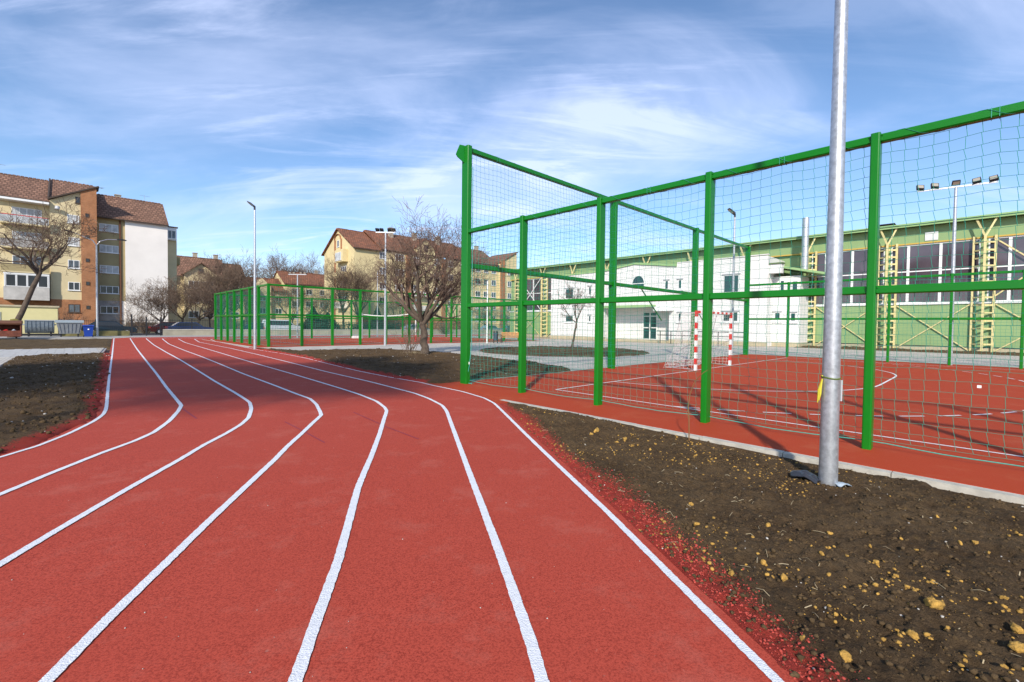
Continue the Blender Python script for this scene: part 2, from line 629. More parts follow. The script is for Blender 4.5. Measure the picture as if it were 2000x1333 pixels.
# ---- running track: seven painted lines surveyed on the ground, six lanes between them
LPX = [
    [(219.7, 689), (213.7, 734), (210.5, 765), (208.5, 790), (206.5, 802), (202, 810), (194, 817), (180, 826), (134, 848.5), (74, 872.5), (0, 895)],
    [(267.5, 682.5), (285, 705), (305, 730), (325, 757.5), (340, 776), (353.7, 793), (347.5, 805), (330, 824), (300, 846), (262.5, 863), (200, 886), (100, 926), (0, 968)],
    [(300, 674), (325, 689), (352.5, 704), (385, 724), (420, 746), (455, 766), (477.5, 780), (487.5, 787.5), (490.7, 800), (485, 817.5), (470, 831), (440, 849), (400, 870), (350, 900), (245, 959.5), (105, 1042), (0, 1105)],
    [(330, 672.5), (360, 685), (390, 696), (425, 710), (475, 731), (532.5, 752.5), (580, 771), (605, 780), (617.5, 791), (625, 805), (627, 812.5), (612.5, 826), (587.5, 850), (562.5, 872.5), (536.5, 899.5), (413, 1015.5), (336, 1091), (210, 1213), (93, 1333)],
    [(362.5, 670), (400, 681), (450, 696), (500, 711), (575, 732.5), (625, 747.5), (662.5, 759), (700, 771), (735, 785), (751, 797), (755, 804), (750, 820), (741, 850), (727, 888), (700, 953), (661, 1096), (619.5, 1211.5), (577.5, 1333)],
    [(390, 669), (450, 681), (500, 692.5), (575, 711), (637.5, 727), (722, 746.5), (810, 769.5), (838, 780), (863, 793), (872, 804), (881, 828), (900, 880), (924, 945), (945, 1000), (978, 1090), (1010, 1180), (1038, 1262), (1058, 1333)],
    [(420, 667), (460, 675.5), (500, 683.5), (560, 693), (600, 701), (650, 713.5), (700, 725.5), (760, 737.5), (821.5, 748), (846, 754), (901, 765.5), (945, 778.6), (965, 789), (989, 812), (1018, 841), (1057, 879), (1106, 926), (1154.5, 972), (1184, 1000), (1300, 1117), (1370, 1187), (1440, 1257), (1517, 1333)],
]


def lane_line(i):
    pts = [ground_at(*p) for p in LPX[i]]
    s_far = -44.4 + i * 1.0                       # beyond the bend the lanes run along the far side
    t0 = -4.6 + i * 0.97
    pre = [(s_far, 46.0), (s_far, 26.0), (s_far, 12.0), (s_far, t0 + 3.2)]
    for k in range(1, 7):
        a = R(15 * k)
        pre.append((s_far + 2.6 * (1 - math.cos(a)), t0 + 3.2 - 3.2 * math.sin(a)))
    if pts[0][0] < pre[-1][0] + 0.5:
        pts = pts[1:]
    a, b = Vector(pts[-2]), Vector(pts[-1])
    d = (b - a).normalized()
    return pre + pts + [tuple(b + d * 2.0), tuple(b + d * 7.0)]


def smooth_line(pts, near=0.02):
    """subdivide so that the painted edge can waver"""
    out = []
    n = len(pts)
    for i in range(n - 1):
        p0, p1, p2, p3 = [Vector(pts[min(max(i + j, 0), n - 1)]) for j in (-1, 0, 1, 2)]
        L = (p2 - p1).length
        camd = ((p1 + p2) / 2 - Vector((8.96, -7.1))).length
        k = max(1, min(160, int(L / max(near, camd * 0.006))))
        for j in range(k):
            u = j / k
            # tight Catmull-Rom keeps the slightly angular bends of the hand-set line
            m1, m2 = (p2 - p0) * 0.2, (p3 - p1) * 0.2
            if L < 1e-6:
                continue
            m1 = m1 * min(1, L / max((p1 - p0).length, 1e-6))
            m2 = m2 * min(1, L / max((p3 - p2).length, 1e-6))
            h = (2 * u ** 3 - 3 * u ** 2 + 1) * p1 + (u ** 3 - 2 * u ** 2 + u) * m1 + (-2 * u ** 3 + 3 * u ** 2) * p2 + (u ** 3 - u ** 2) * m2
            out.append((h.x, h.y))
    out.append(tuple(pts[-1]))
    return out


def offset(pts, w):
    out = []
    n = len(pts)
    for i, p in enumerate(pts):
        a, b = Vector(pts[max(i - 1, 0)]), Vector(pts[min(i + 1, n - 1)])
        d = (b - a).normalized()
        out.append((p[0] + d.y * w, p[1] - d.x * w))
    return out


def ribbon(pts, w, z, wav=0.0, seed=1):
    rng = random.Random(seed)
    mb = MB()
    n = len(pts)
    for i, p in enumerate(pts):
        a, b = Vector(pts[max(i - 1, 0)]), Vector(pts[min(i + 1, n - 1)])
        d = (b - a).normalized()
        wl_, wr_ = w / 2 + rng.uniform(-wav, wav), w / 2 + rng.uniform(-wav, wav)
        mb.v.append((p[0] - d.y * wl_, p[1] + d.x * wl_, z))
        mb.v.append((p[0] + d.y * wr_, p[1] - d.x * wr_, z))
    for i in range(n - 1):
        mb.f.append((2 * i, 2 * i + 1, 2 * i + 3, 2 * i + 2))
    return mb


LANES = [lane_line(i) for i in range(7)]
SMOOTH = [smooth_line(l) for l in LANES]
# walking a line from far to near, the side towards the courts is the left hand one
EDGE_IN = offset(SMOOTH[6], -0.09)
EDGE_OUT = offset(SMOOTH[0], 0.10)
track = structure('running_track', MB().prism(EDGE_IN[::8] + [EDGE_IN[-1]] + [EDGE_OUT[-1]] + EDGE_OUT[::-8], -0.12, 0.004), MATS['track_red'])
for i in range(7):
    w = 0.05 if i in (0, 6) else 0.058
    ribbon(SMOOTH[i], w, 0.0105, 0.0024, i).build('lane_line', MATS['line_white'], track)

for q, w in (([(356, 799), (366, 806), (384, 819)], 0.03), ([(556, 825), (590, 842), (634, 866)], 0.022), ([(690, 806), (757, 836), (818, 859)], 0.022)):
    ribbon([ground_at(*p) for p in q], w, 0.0075).build('chalk_mark', MATS['chalk_mark'], track)

# ---- near court -----------------------------------------------------------
court1 = structure('sports_court', MB().prism([(-0.30, 0.05), (0.25, -0.42), (2.45, -0.92), (30, -0.92), (30, 20.3), (-0.30, 20.3)], -0.12, 0.010), MATS['court_red'])
# red rubber tongue joining the court corner to the track
jn = [p for p in EDGE_IN if -1.2 < p[0] < 2.75 and p[1] < 0.2]
structure('court_apron', MB().prism([(-0.31, 0.3), (-1.0, -0.15)] + [(q[0], q[1] - 0.05) for q in jn[::4]] + [(2.7, -0.93), (2.4, -0.6), (0.4, 0.2)], -0.12, 0.0065), MATS['court_red'])


def court_line(name, pts, w=0.05, z=0.0145, parent=court1):
    return ribbon(pts, w, z).build(name, MATS['court_line'], parent)


GL, T0, T1, G0, G1 = 2.22, 0.92, 18.6, 8.24, 11.28
court_line('touch_line', [(GL, T0), (30, T0)])
court_line('touch_line', [(GL, T1), (30, T1)])
court_line('goal_line', [(GL, T0 - 0.025), (GL, T1 + 0.025)], z=0.0185)


def d_line(r, n=14):
    a = [(GL + r * math.sin(R(90 * k / n)), G0 - r * math.cos(R(90 * k / n))) for k in range(n + 1)]
    b = [(GL + r * math.cos(R(90 * k / n)), G1 + r * math.sin(R(90 * k / n))) for k in range(n + 1)]
    return a + b


court_line('goal_area_line', d_line(4.95, 16), 0.05, 0.0165)
dash = [p for p in d_line(7.85, 60)]
acc, on, seg = 0.0, True, []
dense = []
for a, b in zip(dash[:-1], dash[1:]):
    k = max(1, int(math.dist(a, b) / 0.04))
    dense += [(a[0] + (b[0] - a[0]) * j / k, a[1] + (b[1] - a[1]) * j / k) for j in range(k)]
prev = dense[0]
for p in dense:
    if T0 < p[1] < T1:
        acc += math.dist(prev, p)
        if on:
            seg.append(p)
        if acc > (0.46 if on else 0.22):
            if on and len(seg) > 2:
                court_line('free_throw_dash', seg, 0.05, 0.0165)
            on, acc, seg = not on, 0.0, []
    prev = p

# concrete edging of the near court, stone by stone
kerb = structure('court_kerb', MB().box(2.3, 30, -1.035, -0.935, -0.30, -0.10), MATS['kerb_concrete'])
ks = MB().box(0, 0.992, -1.04, -0.925, -0.16, 0.008).mesh('kerb_stone', MATS['kerb_concrete'])
rng = random.Random(5)
for k in range(22):
    o = put('kerb_stone', ks, kerb, (2.42 + k, rng.uniform(-0.004, 0.004), rng.uniform(-0.004, 0.002)))
for k in range(20):
    o = put('kerb_stone', ks, kerb, (-0.3, 0.4 + k, -0.003), R(90))
    o.location.x = -1.335

# ---- far court ------------------------------------------------------------
court2 = structure('volleyball_court', MB().prism([(-36.3, 0.75), (-20.5, 0.75), (-20.5, 25.6), (-36.3, 25.6)], -0.12, 0.010), MATS['court_red'])
for p in ([(-33.2, 4.2), (-23.4, 4.2)], [(-33.2, 22.2), (-23.4, 22.2)], [(-33.2, 4.2), (-33.2, 22.2)], [(-23.4, 4.2), (-23.4, 22.2)], [(-33.2, 10.2), (-23.4, 10.2)], [(-33.2, 16.2), (-23.4, 16.2)]):
    ribbon(p, 0.07, 0.0155 if p[0][1] == p[1][1] else 0.0185).build('court_line', MATS['court_line'], court2)
k2 = structure('far_court_kerb', MB().box(-36.4, -20.4, 0.62, 0.748, -0.15, 0.006), MATS['kerb_concrete'])
MB().box(-20.498, -20.37, 0.62, 25.7, -0.15, 0.006).build('kerb_strip', MATS['kerb_concrete'], k2)

# ---- paving ---------------------------------------------------------------
structure('plaza', MB().prism([(-38.2, 0.9), (-20.6, -1.0), (-20, 1.3), (-9, 0.5), (-0.2, 4.2), (-0.42, 20.6), (30, 20.6), (30, 34), (-3, 34.0), (-40, 33.6)], -0.12, 0.0), MATS['block_paving'])
structure('concrete_yard', MB().prism([(-52.5, -40), (-45.0, -40), (-45.0, 60), (-52.5, 60)], -0.14, -0.006), MATS['pale_concrete'])
structure('street', MB().prism([(-66, -60), (-52.6, -60), (-52.6, 110), (-66, 110)], -0.14, -0.012), mat('asphalt', (0.06, 0.06, 0.062), 0.95, var=0.2, vscale=0.6))
structure('lawn', MB().prism([(-69, -60), (-66, -60), (-66, 110), (-69, 110)], -0.14, -0.008), MATS['dry_grass'])
structure('sand_strip', MB().prism([(-26, 31.0), (-4, 31.3), (-3, 33.2), (0, 34.8), (0, 36), (-40, 37.4), (-40, 34)], -0.14, 0.02), MATS['sand'])
path = structure('left_path', MB().prism([(-24.9, -40), (-24.7, -5.75), (-18.9, -6.15), (-17.9, -8.7), (-11.5, -8.75), (2, -11), (2, -13.5), (-14, -12), (-19, -40)], -0.12, -0.04), MATS['pale_concrete'])
slab = MB().box(0.004, 0.496, 0.004, 0.296, -0.06, 0.002).mesh('paving_slab', MATS['paver_grey'])
rng = random.Random(8)
inside = np.array
poly_path = [(-24.8, -13.4), (-24.7, -5.85), (-19.0, -6.25), (-18.0, -8.75), (-11.6, -8.85), (-9.0, -9.4), (-9.0, -11.6), (-15, -12), (-18.8, -13.4)]
cnt = 0
for i in range(32):
    for j in range(27):
        s, t = -24.75 + i * 0.5 + (0.25 if j % 2 else 0), -13.4 + j * 0.3
        c = poly_dist(np.array([s + 0.25]), np.array([t + 0.15]), poly_path)[0]
        if c > 0.2 and cnt < 300 and s < -14.2:
            put('paving_slab', slab, path, (s, t, rng.uniform(-0.006, 0.004)))
            cnt += 1
structure('path_paving', MB().prism(poly_path, -0.12, -0.012), MATS['block_paving'])
cover = [(-14.2, -12.1), (-14.2, -8.8), (-11.6, -8.78), (1.9, -11.05), (1.9, -13.4)]
structure('path_bend', MB().prism(cover, -0.12, 0.0), MATS['block_paving'])


# ---- soil beds --------------------------------------------------------------
def soil_bed(name, poly, res, base, amp, edge=0.10, red_line=None, red_w=0.35, mtl='soil', tilt=None, seed=3, clip=None):
    P = np.array(poly)
    lo, hi = P.min(0) - 0.15, P.max(0) + 0.15
    if clip is not None:
        lo, hi = np.maximum(lo, clip[0]), np.minimum(hi, clip[1])
    nx, ny = int((hi[0] - lo[0]) / res) + 1, int((hi[1] - lo[1]) / res) + 1
    X, Y = np.meshgrid(np.linspace(lo[0], hi[0], nx), np.linspace(lo[1], hi[1], ny), indexing='ij')
    D = poly_dist(X, Y, poly)
    D = D + (fbm(X, Y, 3.5, 4, seed + 40) - 0.5) * edge * 1.5
    h = (fbm(X, Y, 0.9, 3, seed) - 0.5) * amp * 1.3
    h += (fbm(X, Y, 4.5, 4, seed + 9, 0.55) - 0.5) * amp * 1.2
    rid = 1 - np.abs(fbm(X, Y, 9.0, 3, seed + 21) * 2 - 1)
    h += (rid - 0.75) * amp * 0.75
    if res < 0.03:
        h += (fbm(X, Y, 15.0, 4, seed + 31, 0.68) - 0.5) * 0.050
    b = base(X, Y) if callable(base) else base
    k = np.clip(D / edge, -1, 1)
    Z = b + h * np.clip(k, 0, 1) + np.where(D < 0, D * 0.9, 0) - 0.01 * (1 - np.clip(k, 0, 1))
    V = np.stack([X, Y, Z], -1).reshape(-1, 3)
    idx = np.arange(nx * ny).reshape(nx, ny)
    q = np.stack([idx[:-1, :-1], idx[1:, :-1], idx[1:, 1:], idx[:-1, 1:]], -1).reshape(-1, 4)
    Dq = D.reshape(-1)[q].max(1)
    q = q[Dq > -0.14]
    me = np_mesh(name, V, q, MATS[mtl], True)
    if mtl == 'soil':
        at = me.attributes.new('red', 'FLOAT', 'POINT')
        if red_line is not None:
            dl = line_dist(X, Y, red_line)
            w = red_w * (0.55 + 0.9 * fbm(X, Y, 0.7, 3, seed + 77))
            r = np.clip(1 - dl / w, 0, 1) ** 0.8 * 0.95 + 0.0
        else:
            r = X * 0
        at.data.foreach_set('value', r.astype(np.float32).ravel())
    o = put(name, me)
    o.location = (C0.x, C0.y, 0)
    o.rotation_euler = (0, 0, TH)
    o['kind'] = 'structure'

    def height(s, t):
        i = int(round((s - lo[0]) / (hi[0] - lo[0]) * (nx - 1)))
        j = int(round((t - lo[1]) / (hi[1] - lo[1]) * (ny - 1)))
        if 0 <= i < nx and 0 <= j < ny:
            return float(Z[i, j])
        return 0.0

    def dist(s, t):
        i = int(round((s - lo[0]) / (hi[0] - lo[0]) * (nx - 1)))
        j = int(round((t - lo[1]) / (hi[1] - lo[1]) * (ny - 1)))
        if 0 <= i < nx and 0 <= j < ny:
            return float(D[i, j])
        return -1.0
    return height, dist


inner = [p for p in EDGE_IN if p[0] > 2.35]
EDGE_R = inner[::12] + [inner[-1]]
bedR_poly = EDGE_R + [(17.0, -9.5), (17.0, -1.04), (2.5, -1.04)]
bedR_h, bedR_d = soil_bed('soil_bed', bedR_poly, 0.016,
                          lambda X, Y: np.where(Y > -2.2, 0.012 - 0.055 * np.clip((X - 5.0) / 3.0, 0, 1) * np.clip((Y + 2.2) / 1.0, 0, 1), 0.012),
                          0.055, 0.07, EDGE_R, 0.44, clip=((2.2, -9.0), (14.5, -0.8)))
innC = [p for p in EDGE_IN if p[0] < -0.35 and p[0] > -20.3]
EDGE_C = innC[::9]
back = [ground_at(*p) for p in ((1112, 722), (1060, 713), (1000, 706), (940, 698), (900, 693), (860, 690), (800, 685.5), (740, 683), (660, 684), (590, 686.5))]
bedC_poly = EDGE_C + [(-0.42, -0.45), (-0.42, 4.6)] + back
bedC_h, bedC_d = soil_bed('soil_bed', bedC_poly, 0.06, 0.055, 0.09, 0.2, EDGE_C, 0.32, seed=11)
outL = [p for p in EDGE_OUT if -18.6 < p[0] < 9.5]
bedL_poly = outL[::9] + [(9.0, -11.6), (2.0, -11.0), (-11.5, -8.72), (-17.9, -8.68), (-18.9, -6.1)]
bedL_h, bedL_d = soil_bed('soil_bed', bedL_poly, 0.055, 0.03, 0.08, 0.2, outL[::9], 0.36, seed=17)
outF = [p for p in EDGE_OUT if -41.0 < p[0] < -24.9]
soil_bed('soil_strip', outF[::5] + [(-24.9, -26), (-41.0, -26)], 0.16, 0.0, 0.10, 0.2, mtl='soil_plain', seed=23)
oc, orr = (-8.1, 13.6), 5.0
oval = [(oc[0] + 4.75 * math.cos(R(k * 10)), oc[1] + 5.0 * math.sin(R(k * 10))) for k in range(36)]
bedO_h, bedO_d = soil_bed('planting_bed', oval, 0.09, 0.05, 0.10, 0.2, mtl='soil_plain', seed=29)
rim = structure('planting_bed_kerb', ribbon(oval + oval[:1], 0.1, 0.02), MATS['kerb_concrete'])
soil_bed('hall_border', [(-1.2, 33.4), (-1.2, 37.2), (26, 37.2), (26, 33.9)], 0.14, 0.05, 0.16, 0.25, mtl='soil_plain', seed=31)

# ================================================================== FENCES AND NETS
def net_mesh(name, L, z0, z1, cell, r, seed=0, wob=0.010, belly=0.05, m='net_green'):
    """knotted square-mesh netting in the local x-z plane"""
    nx, nz = max(2, int(L / cell)), max(2, int((z1 - z0) / cell))
    rg = np.random.RandomState(seed)
    I, J = np.meshgrid(np.arange(nx + 1), np.arange(nz + 1), indexing='ij')
    x = I * L / nx + (rg.rand(nx + 1, nz + 1) - 0.5) * wob * 1.4
    # each column drifts a little as it hangs
    x += (fbm(I * 1.0, J * 1.0, 0.10, 3, seed) - 0.5) * 0.16 * np.sin(np.pi * J / nz) ** 0.6
    z = z0 + J * (z1 - z0) / nz + (rg.rand(nx + 1, nz + 1) - 0.5) * wob
    z += (fbm(I * 1.0, J * 1.0, 0.13, 3, seed + 5) - 0.5) * 0.10 * np.sin(np.pi * J / nz)
    z -= 0.035 * np.abs(np.sin(np.pi * I * (L / nx) / 1.01)) * (J / nz) ** 3
    y = (fbm(I * 1.0, J * 1.0, 0.09, 3, seed + 3) - 0.5) * belly * 2
    K = np.stack([x, y, z], -1)
    half = (np.array([[0.011, 0, 0]]))
    A1, B1 = K[:-1].reshape(-1, 3), K[1:].reshape(-1, 3)
    A2, B2 = K[:, :-1].reshape(-1, 3), K[:, 1:].reshape(-1, 3)
    # knots step sideways: the upright twine leaves a knot a little off where it came in
    V, q = strands(np.concatenate([A1, A2 + half]), np.concatenate([B1, B2 - half * 0.2]), r)
    return np_mesh(name, V, q, MATS[m])


def spiral(L, y0, z0, rad, pitch, r, seed=0):
    rg = random.Random(seed)
    pts = []
    n = int(L / pitch * 10)
    for k in range(n + 1):
        a = 2 * math.pi * k / 10
        pts.append((L * k / n, y0 + rad * max(-1, min(1, 1.35 * math.cos(a))), z0 + rad * max(-1, min(1, 1.35 * math.sin(a)))))
    return MB().tube(pts, r, 3, False)


FG = MATS['fence_green']
SP = 2.018


def fence_run(root, n, span, h, mid, pw, pd, netL, seed, o=(0, 0), rot=0.0, first=True, last=True, net_r=0.0026, cell=0.13, lace=True, rail=0.10, netside=0.05):
    """posts, rails, net and lacing of one straight run, as parts of the fence root"""
    M = Matrix.Translation((o[0], o[1], 0)) @ Matrix.Rotation(rot, 4, 'Z')

    def place(ob):
        ob.matrix_local = M @ Matrix.Translation(ob.location)
        return ob
    key = ('post', h, pw, pd)
    post = MB().rpost(0, 0, pw, pd, -0.15, h, 0.018).mesh('post', FG)
    tr = MB()
    tr.extrude_x([(y + 0.0, z) for (y, z) in [(-rail / 2, -rail / 2 + 0.014), (-rail / 2 + 0.014, -rail / 2), (rail / 2 - 0.014, -rail / 2), (rail / 2, -rail / 2 + 0.014), (rail / 2, rail / 2 - 0.014), (rail / 2 - 0.014, rail / 2), (-rail / 2 + 0.014, rail / 2), (-rail / 2, rail / 2 - 0.014)]], pw / 2 + 0.001, span - pw / 2 - 0.001)
    bolt = [(x, yy) for x in (pw / 2 + 0.012, span - pw / 2 - 0.012) for yy in (0,)]
    for x, _ in bolt:
        for zz in (-0.03, 0.03):
            tr.box(x - 0.008, x + 0.008, -rail / 2 - 0.010, -rail / 2 + 0.002, zz - 0.008, zz + 0.008)
    trm = tr.mesh('rail', FG)
    for k in range(n + 1):
        if (k == 0 and not first) or (k == n and not last):
            continue
        ob = put('post', post, root)
        ob.location = (k * span, 0, 0)
        place(ob)
    for k in range(n):
        for nm, z in (('top_rail', h - rail * 0.62), ('middle_rail', mid)):
            ob = put(nm, trm, root)
            ob.location = (k * span, 0, z)
            place(ob)
    nm = net_mesh('net', netL, 0.12, h - rail * 0.9, cell, net_r, seed)
    ob = put('net', nm, root)
    ob.location = (0.0, netside, 0)
    place(ob)
    rp = MB()
    rg = random.Random(seed)
    pts = []
    m_ = int(netL / 0.25)
    for k in range(m_ + 1):
        u = (k * 0.25 % span) / span
        pts.append((k * 0.25, netside + rg.uniform(-0.01, 0.01), 0.10 - 0.035 * math.sin(math.pi * u) + rg.uniform(-0.004, 0.004)))
    rp.tube(pts, 0.0065 if lace else 0.008, 5, False)
    ob = rp.build('bottom_rope', MATS['rope_green'], root)
    place(ob)
    if lace:
        ob = spiral(netL, 0, h - rail * 0.62, rail * 0.56, 0.67, 0.0026, seed).build('lacing', MATS['rope_green'], root)
        place(ob)
        c = rail / 2 + 0.003
        zc = h - rail * 0.62
        tm = MB().tube([(0, -c, zc - c), (0, -c, zc + c), (0, c, zc + c), (0, c, zc - c), (0, -c, zc - c)], 0.003, 3, False).mesh('net_tie', MATS['rope_green'])
        for k in range(n):
            for dx in (0.97, 1.03):
                ob = put('net_tie', tm, root, (k * span + dx, 0, 0))
                place(ob)


fence1 = thing('court_fence', 'tall bright green steel fence with square netting round the near red court', 'fence', 0, 0)
NS = 8
fence_run(fence1, NS, SP, 3.87, 1.97, 0.095, 0.175, NS * SP, 1, (0, 0), 0, first=False)
# the end run: three spans of six metre posts
fence_run(fence1, 3, 6.49, 5.92, 2.97, 0.135, 0.25, 19.47, 2, (0, 0), R(90), net_r=0.0031, cell=0.135, rail=0.12, netside=-0.06)
fence_run(fence1, 9, SP, 3.87, 1.97, 0.095, 0.175, 9 * SP, 3, (0, 19.47), 0, first=False, netside=-0.05, net_r=0.0032)
# stay plate at the head of the corner post and stays behind the end run
pl = MB().extrude_x([(-0.07, 5.50), (-0.26, 5.62), (-0.30, 5.68), (-0.20, 5.93), (-0.07, 5.93)], -0.008, 0.008)
pl.tube([(-0.009, -0.22, 5.66), (0.009, -0.22, 5.66)], 0.016, 8)
pl.tube([(-0.009, -0.19, 5.72), (0.009, -0.19, 5.72)], 0.016, 8)
o = pl.build('corner_plate', FG, fence1)
o.rotation_euler = (0, 0, R(-15))
for t in (8.6, 12.6):
    MB().bar((-0.1, t, 2.92), (-0.1, t + 1.6, 1.75), 0.035).build('stay', FG, fence1)
tail = MB().tube([(0.14, 0.08, 5.4), (0.16, 0.07, 2.0), (0.17, 0.06, 1.0), (0.15, 0.02, 0.5), (0.10, -0.01, 0.2), (0.08, -0.02, 0.02)], 0.009, 5)
tail.tube([(0.08, -0.02, 0.03), (0.18, 0.06, 0.02), (0.26, 0.0, 0.02)], 0.009, 5).tube([(0.08, -0.02, 0.04), (0.02, 0.1, 0.02), (0.16, 0.16, 0.02)], 0.008, 5)
tail.build('net_cord', MATS['rope_green'], fence1)
MB().box(9.008, 9.042, 0.030, 0.034, 0.86, 0.89).build('net_tag', MATS['white_paint'], fence1)
tg = MB().box(0.08, 0.16, 0.01, 0.014, 0.50, 0.56).build('net_tag', MATS['white_paint'], fence1)

fence2 = thing('court_fence', 'long green steel fence with netting round the far volleyball court', 'fence', -35.3, 1.45)
fence_run(fence2, 7, 2.03, 3.85, 1.97, 0.095, 0.175, 14.2, 11, (0, 0), 0, net_r=0.0042, cell=0.14, lace=False, rail=0.11)
fence_run(fence2, 12, 1.95, 3.85, 1.97, 0.175, 0.095, 23.4, 12, (14.21, 0), R(90), first=False, net_r=0.0042, cell=0.14, lace=False, rail=0.11)
fence_run(fence2, 12, 1.95, 3.85, 1.97, 0.175, 0.095, 23.4, 13, (0, 0), R(90), first=False, net_r=0.0042, cell=0.14, lace=False, rail=0.11)
fence_run(fence2, 7, 2.03, 3.85, 1.97, 0.095, 0.175, 14.2, 14, (0, 23.4), 0, first=False, last=False, net_r=0.0042, cell=0.14, lace=False, rail=0.11)

# ---- handball goal ----------------------------------------------------------
goal = thing('handball_goal', 'red and white striped handball goal with white net on the near court', 'goal', GL, G0)
GW = G1 - G0


def striped(a, b, n, start):
    a, b = Vector(a), Vector(b)
    for k in range(n):
        m = MB().bar(a.lerp(b, k / n + 0.0005), a.lerp(b, (k + 1) / n - 0.0005), 0.08, 0.08, up=(1, 0, 0) if abs((b - a).z) > 0.5 else (0, 0, 1))
        m.build('stripe', MATS['red_paint' if (k + start) % 2 else 'white_paint'], goal)


striped((0, 0, 0.012), (0, 0, 2.06), 10, 0)
striped((0, GW, 0.012), (0, GW, 2.06), 10, 0)
striped((0, 0.041, 2.02), (0, GW - 0.041, 2.02), 15, 1)
gf = MB()
for y in (0.0, GW):
    gf.tube([(-0.04, y, 2.0), (-0.55, y, 1.98), (-0.95, y, 0.04), (-0.04, y, 0.04)], 0.014, 6)
    gf.tube([(-0.04, y, 1.0), (-0.86, y, 0.5)], 0.010, 6)
gf.tube([(-0.95, 0, 0.04), (-0.95, GW, 0.04)], 0.014, 6)
gf.build('back_frame', MATS['galvanised'], goal)


def goal_net():
    A, B = [], []
    nz, ny = 24, 30
    rg = random.Random(4)

    def prof(u):    # down the back: top rear -> ground, baggy near the floor
        if u < 0.22:
            return (-0.02 - 0.5 * u / 0.22, 2.0)
        v = (u - 0.22) / 0.78
        return (-0.52 - 0.45 * v - 0.22 * max(0, v - 0.7) / 0.3 * math.sin((v - 0.7) / 0.3 * math.pi / 2 + 0.4), 2.0 * (1 - v) + 0.02)
    g = {}
    for i in range(ny + 1):
        for j in range(nz + 1):
            x, z = prof(j / nz)
            g[i, j] = (x + rg.uniform(-0.02, 0.02) * (1 if z < 1.9 else 0.3), GW * i / ny + rg.uniform(-0.015, 0.015), z + rg.uniform(-0.015, 0.015))
    for i in range(ny + 1):
        for j in range(nz + 1):
            if i < ny: A.append(g[i, j]); B.append(g[i + 1, j])
            if j < nz: A.append(g[i, j]); B.append(g[i, j + 1])
    # sides
    for y in (0.0, GW):
        rows = {}
        for j in range(19):
            z = 2.0 - j * 0.108
            depth = 0.52 + (2.0 - z) / 2.0 * 0.45 + (0.16 if z < 0.5 else 0)
            for i in range(9):
                rows[j, i] = (-depth * i / 8 + rg.uniform(-0.015, 0.015), y + rg.uniform(-0.03, 0.03), max(z, 0.02) + rg.uniform(-0.015, 0.015))
        for j in range(19):
            for i in range(9):
                if i < 8: A.append(rows[j, i]); B.append(rows[j, i + 1])
                if j < 18: A.append(rows[j, i]); B.append(rows[j + 1, i])
    # slack gathered on the floor along the back
    for k in range(260):
        y = rg.uniform(-0.08, GW + 0.08)
        x = -1.05 + rg.uniform(-0.14, 0.16)
        z = abs(rg.gauss(0, 0.13)) + 0.015
        A.append((x, y, z)); B.append((x + rg.uniform(-0.12, 0.12), y + rg.uniform(-0.14, 0.14), max(0.015, z + rg.uniform(-0.12, 0.12))))
    V, q = strands(np.array(A), np.array(B), 0.0038)
    return np_mesh('goal_net', V, q, MATS['net_white'])


put('goal_net', goal_net(), goal)

# ---- volleyball net on the far court ---------------------------------------
vn = thing('volleyball_net', 'white banded volleyball net sagging between two posts on the far court', 'net', -33.0, 13.2)
MB().tube([(0, 0, 0), (0, 0, 2.5)], 0.045, 10).build('net_post', MATS['galvanised'], vn)
MB().tube([(9.6, 0, 0), (9.6, 0, 2.55)], 0.045, 10).build('net_post', MATS['white_paint'], vn)
pad = MB()
for k in range(4):
    pad.tube([(9.6, 0, 0.02 + k * 0.14), (9.6, 0, 0.15 + k * 0.14)], 0.09, 10)
pad.build('post_pad', MATS['red_paint'], vn)
sag = lambda u: 2.36 - 0.17 * math.sin(math.pi * u)
bd = MB()
for k in range(16):
    a, b = 0.25 + 9.0 * k / 16, 0.25 + 9.0 * (k + 1) / 16
    bd.bar((a, 0, sag(k / 16)), (b, 0, sag((k + 1) / 16)), 0.012, 0.075)
bd.build('top_band', MATS['white_paint'], vn)
o = put('net_mesh', net_mesh('net_mesh', 9.0, 1.35, 2.2, 0.12, 0.003, 9, belly=0.02, m='black_steel'), vn, (0.25, 0, 0))
wb = thing('net_weight', 'low white block beside the far end of the volleyball net', 'block', -34.6, 13.4)
MB().box(-0.2, 0.2, -0.45, 0.45, 0.01, 0.20).box(-0.14, 0.14, -0.38, 0.38, 0.20, 0.24).build('block_body', MATS['white_paint'], wb)
MB().box(-0.205, -0.2, -0.1, 0.1, 0.08, 0.13).build('grip', MATS['black_steel'], wb)


# ================================================================== LIGHT POLES
def pole_mesh(h, r0, r1, n=20):
    mb = MB()
    pts = [(0, 0, -0.2), (0, 0, 0.02), (0, 0, h * 0.35), (0, 0, h * 0.7), (0, 0, h)]
    mb.tube(pts, [r0, r0, r0 + (r1 - r0) * 0.35, r0 + (r1 - r0) * 0.7, r1], n)
    return mb


def led_head(root, z, yaw, tilt=R(25)):
    m = MB().extrude_y([(0.0, -0.03), (0.24, -0.04), (0.46, -0.02), (0.48, 0.01), (0.38, 0.04), (0.05, 0.05)], -0.11, 0.11)
    o = m.build('lamp_head', MATS['dark_lamp'], root)
    o.location = (0, 0, z)
    o.rotation_euler = (0, -tilt, yaw)
    g = MB().box(0.14, 0.44, -0.09, 0.09, -0.052, -0.044).build('lens', MATS['lamp_glass'], o)
    MB().tube([(0, 0, z - 0.16), (0, 0, z + 0.02)], 0.05, 12).build('spigot', MATS['dark_lamp'], root)


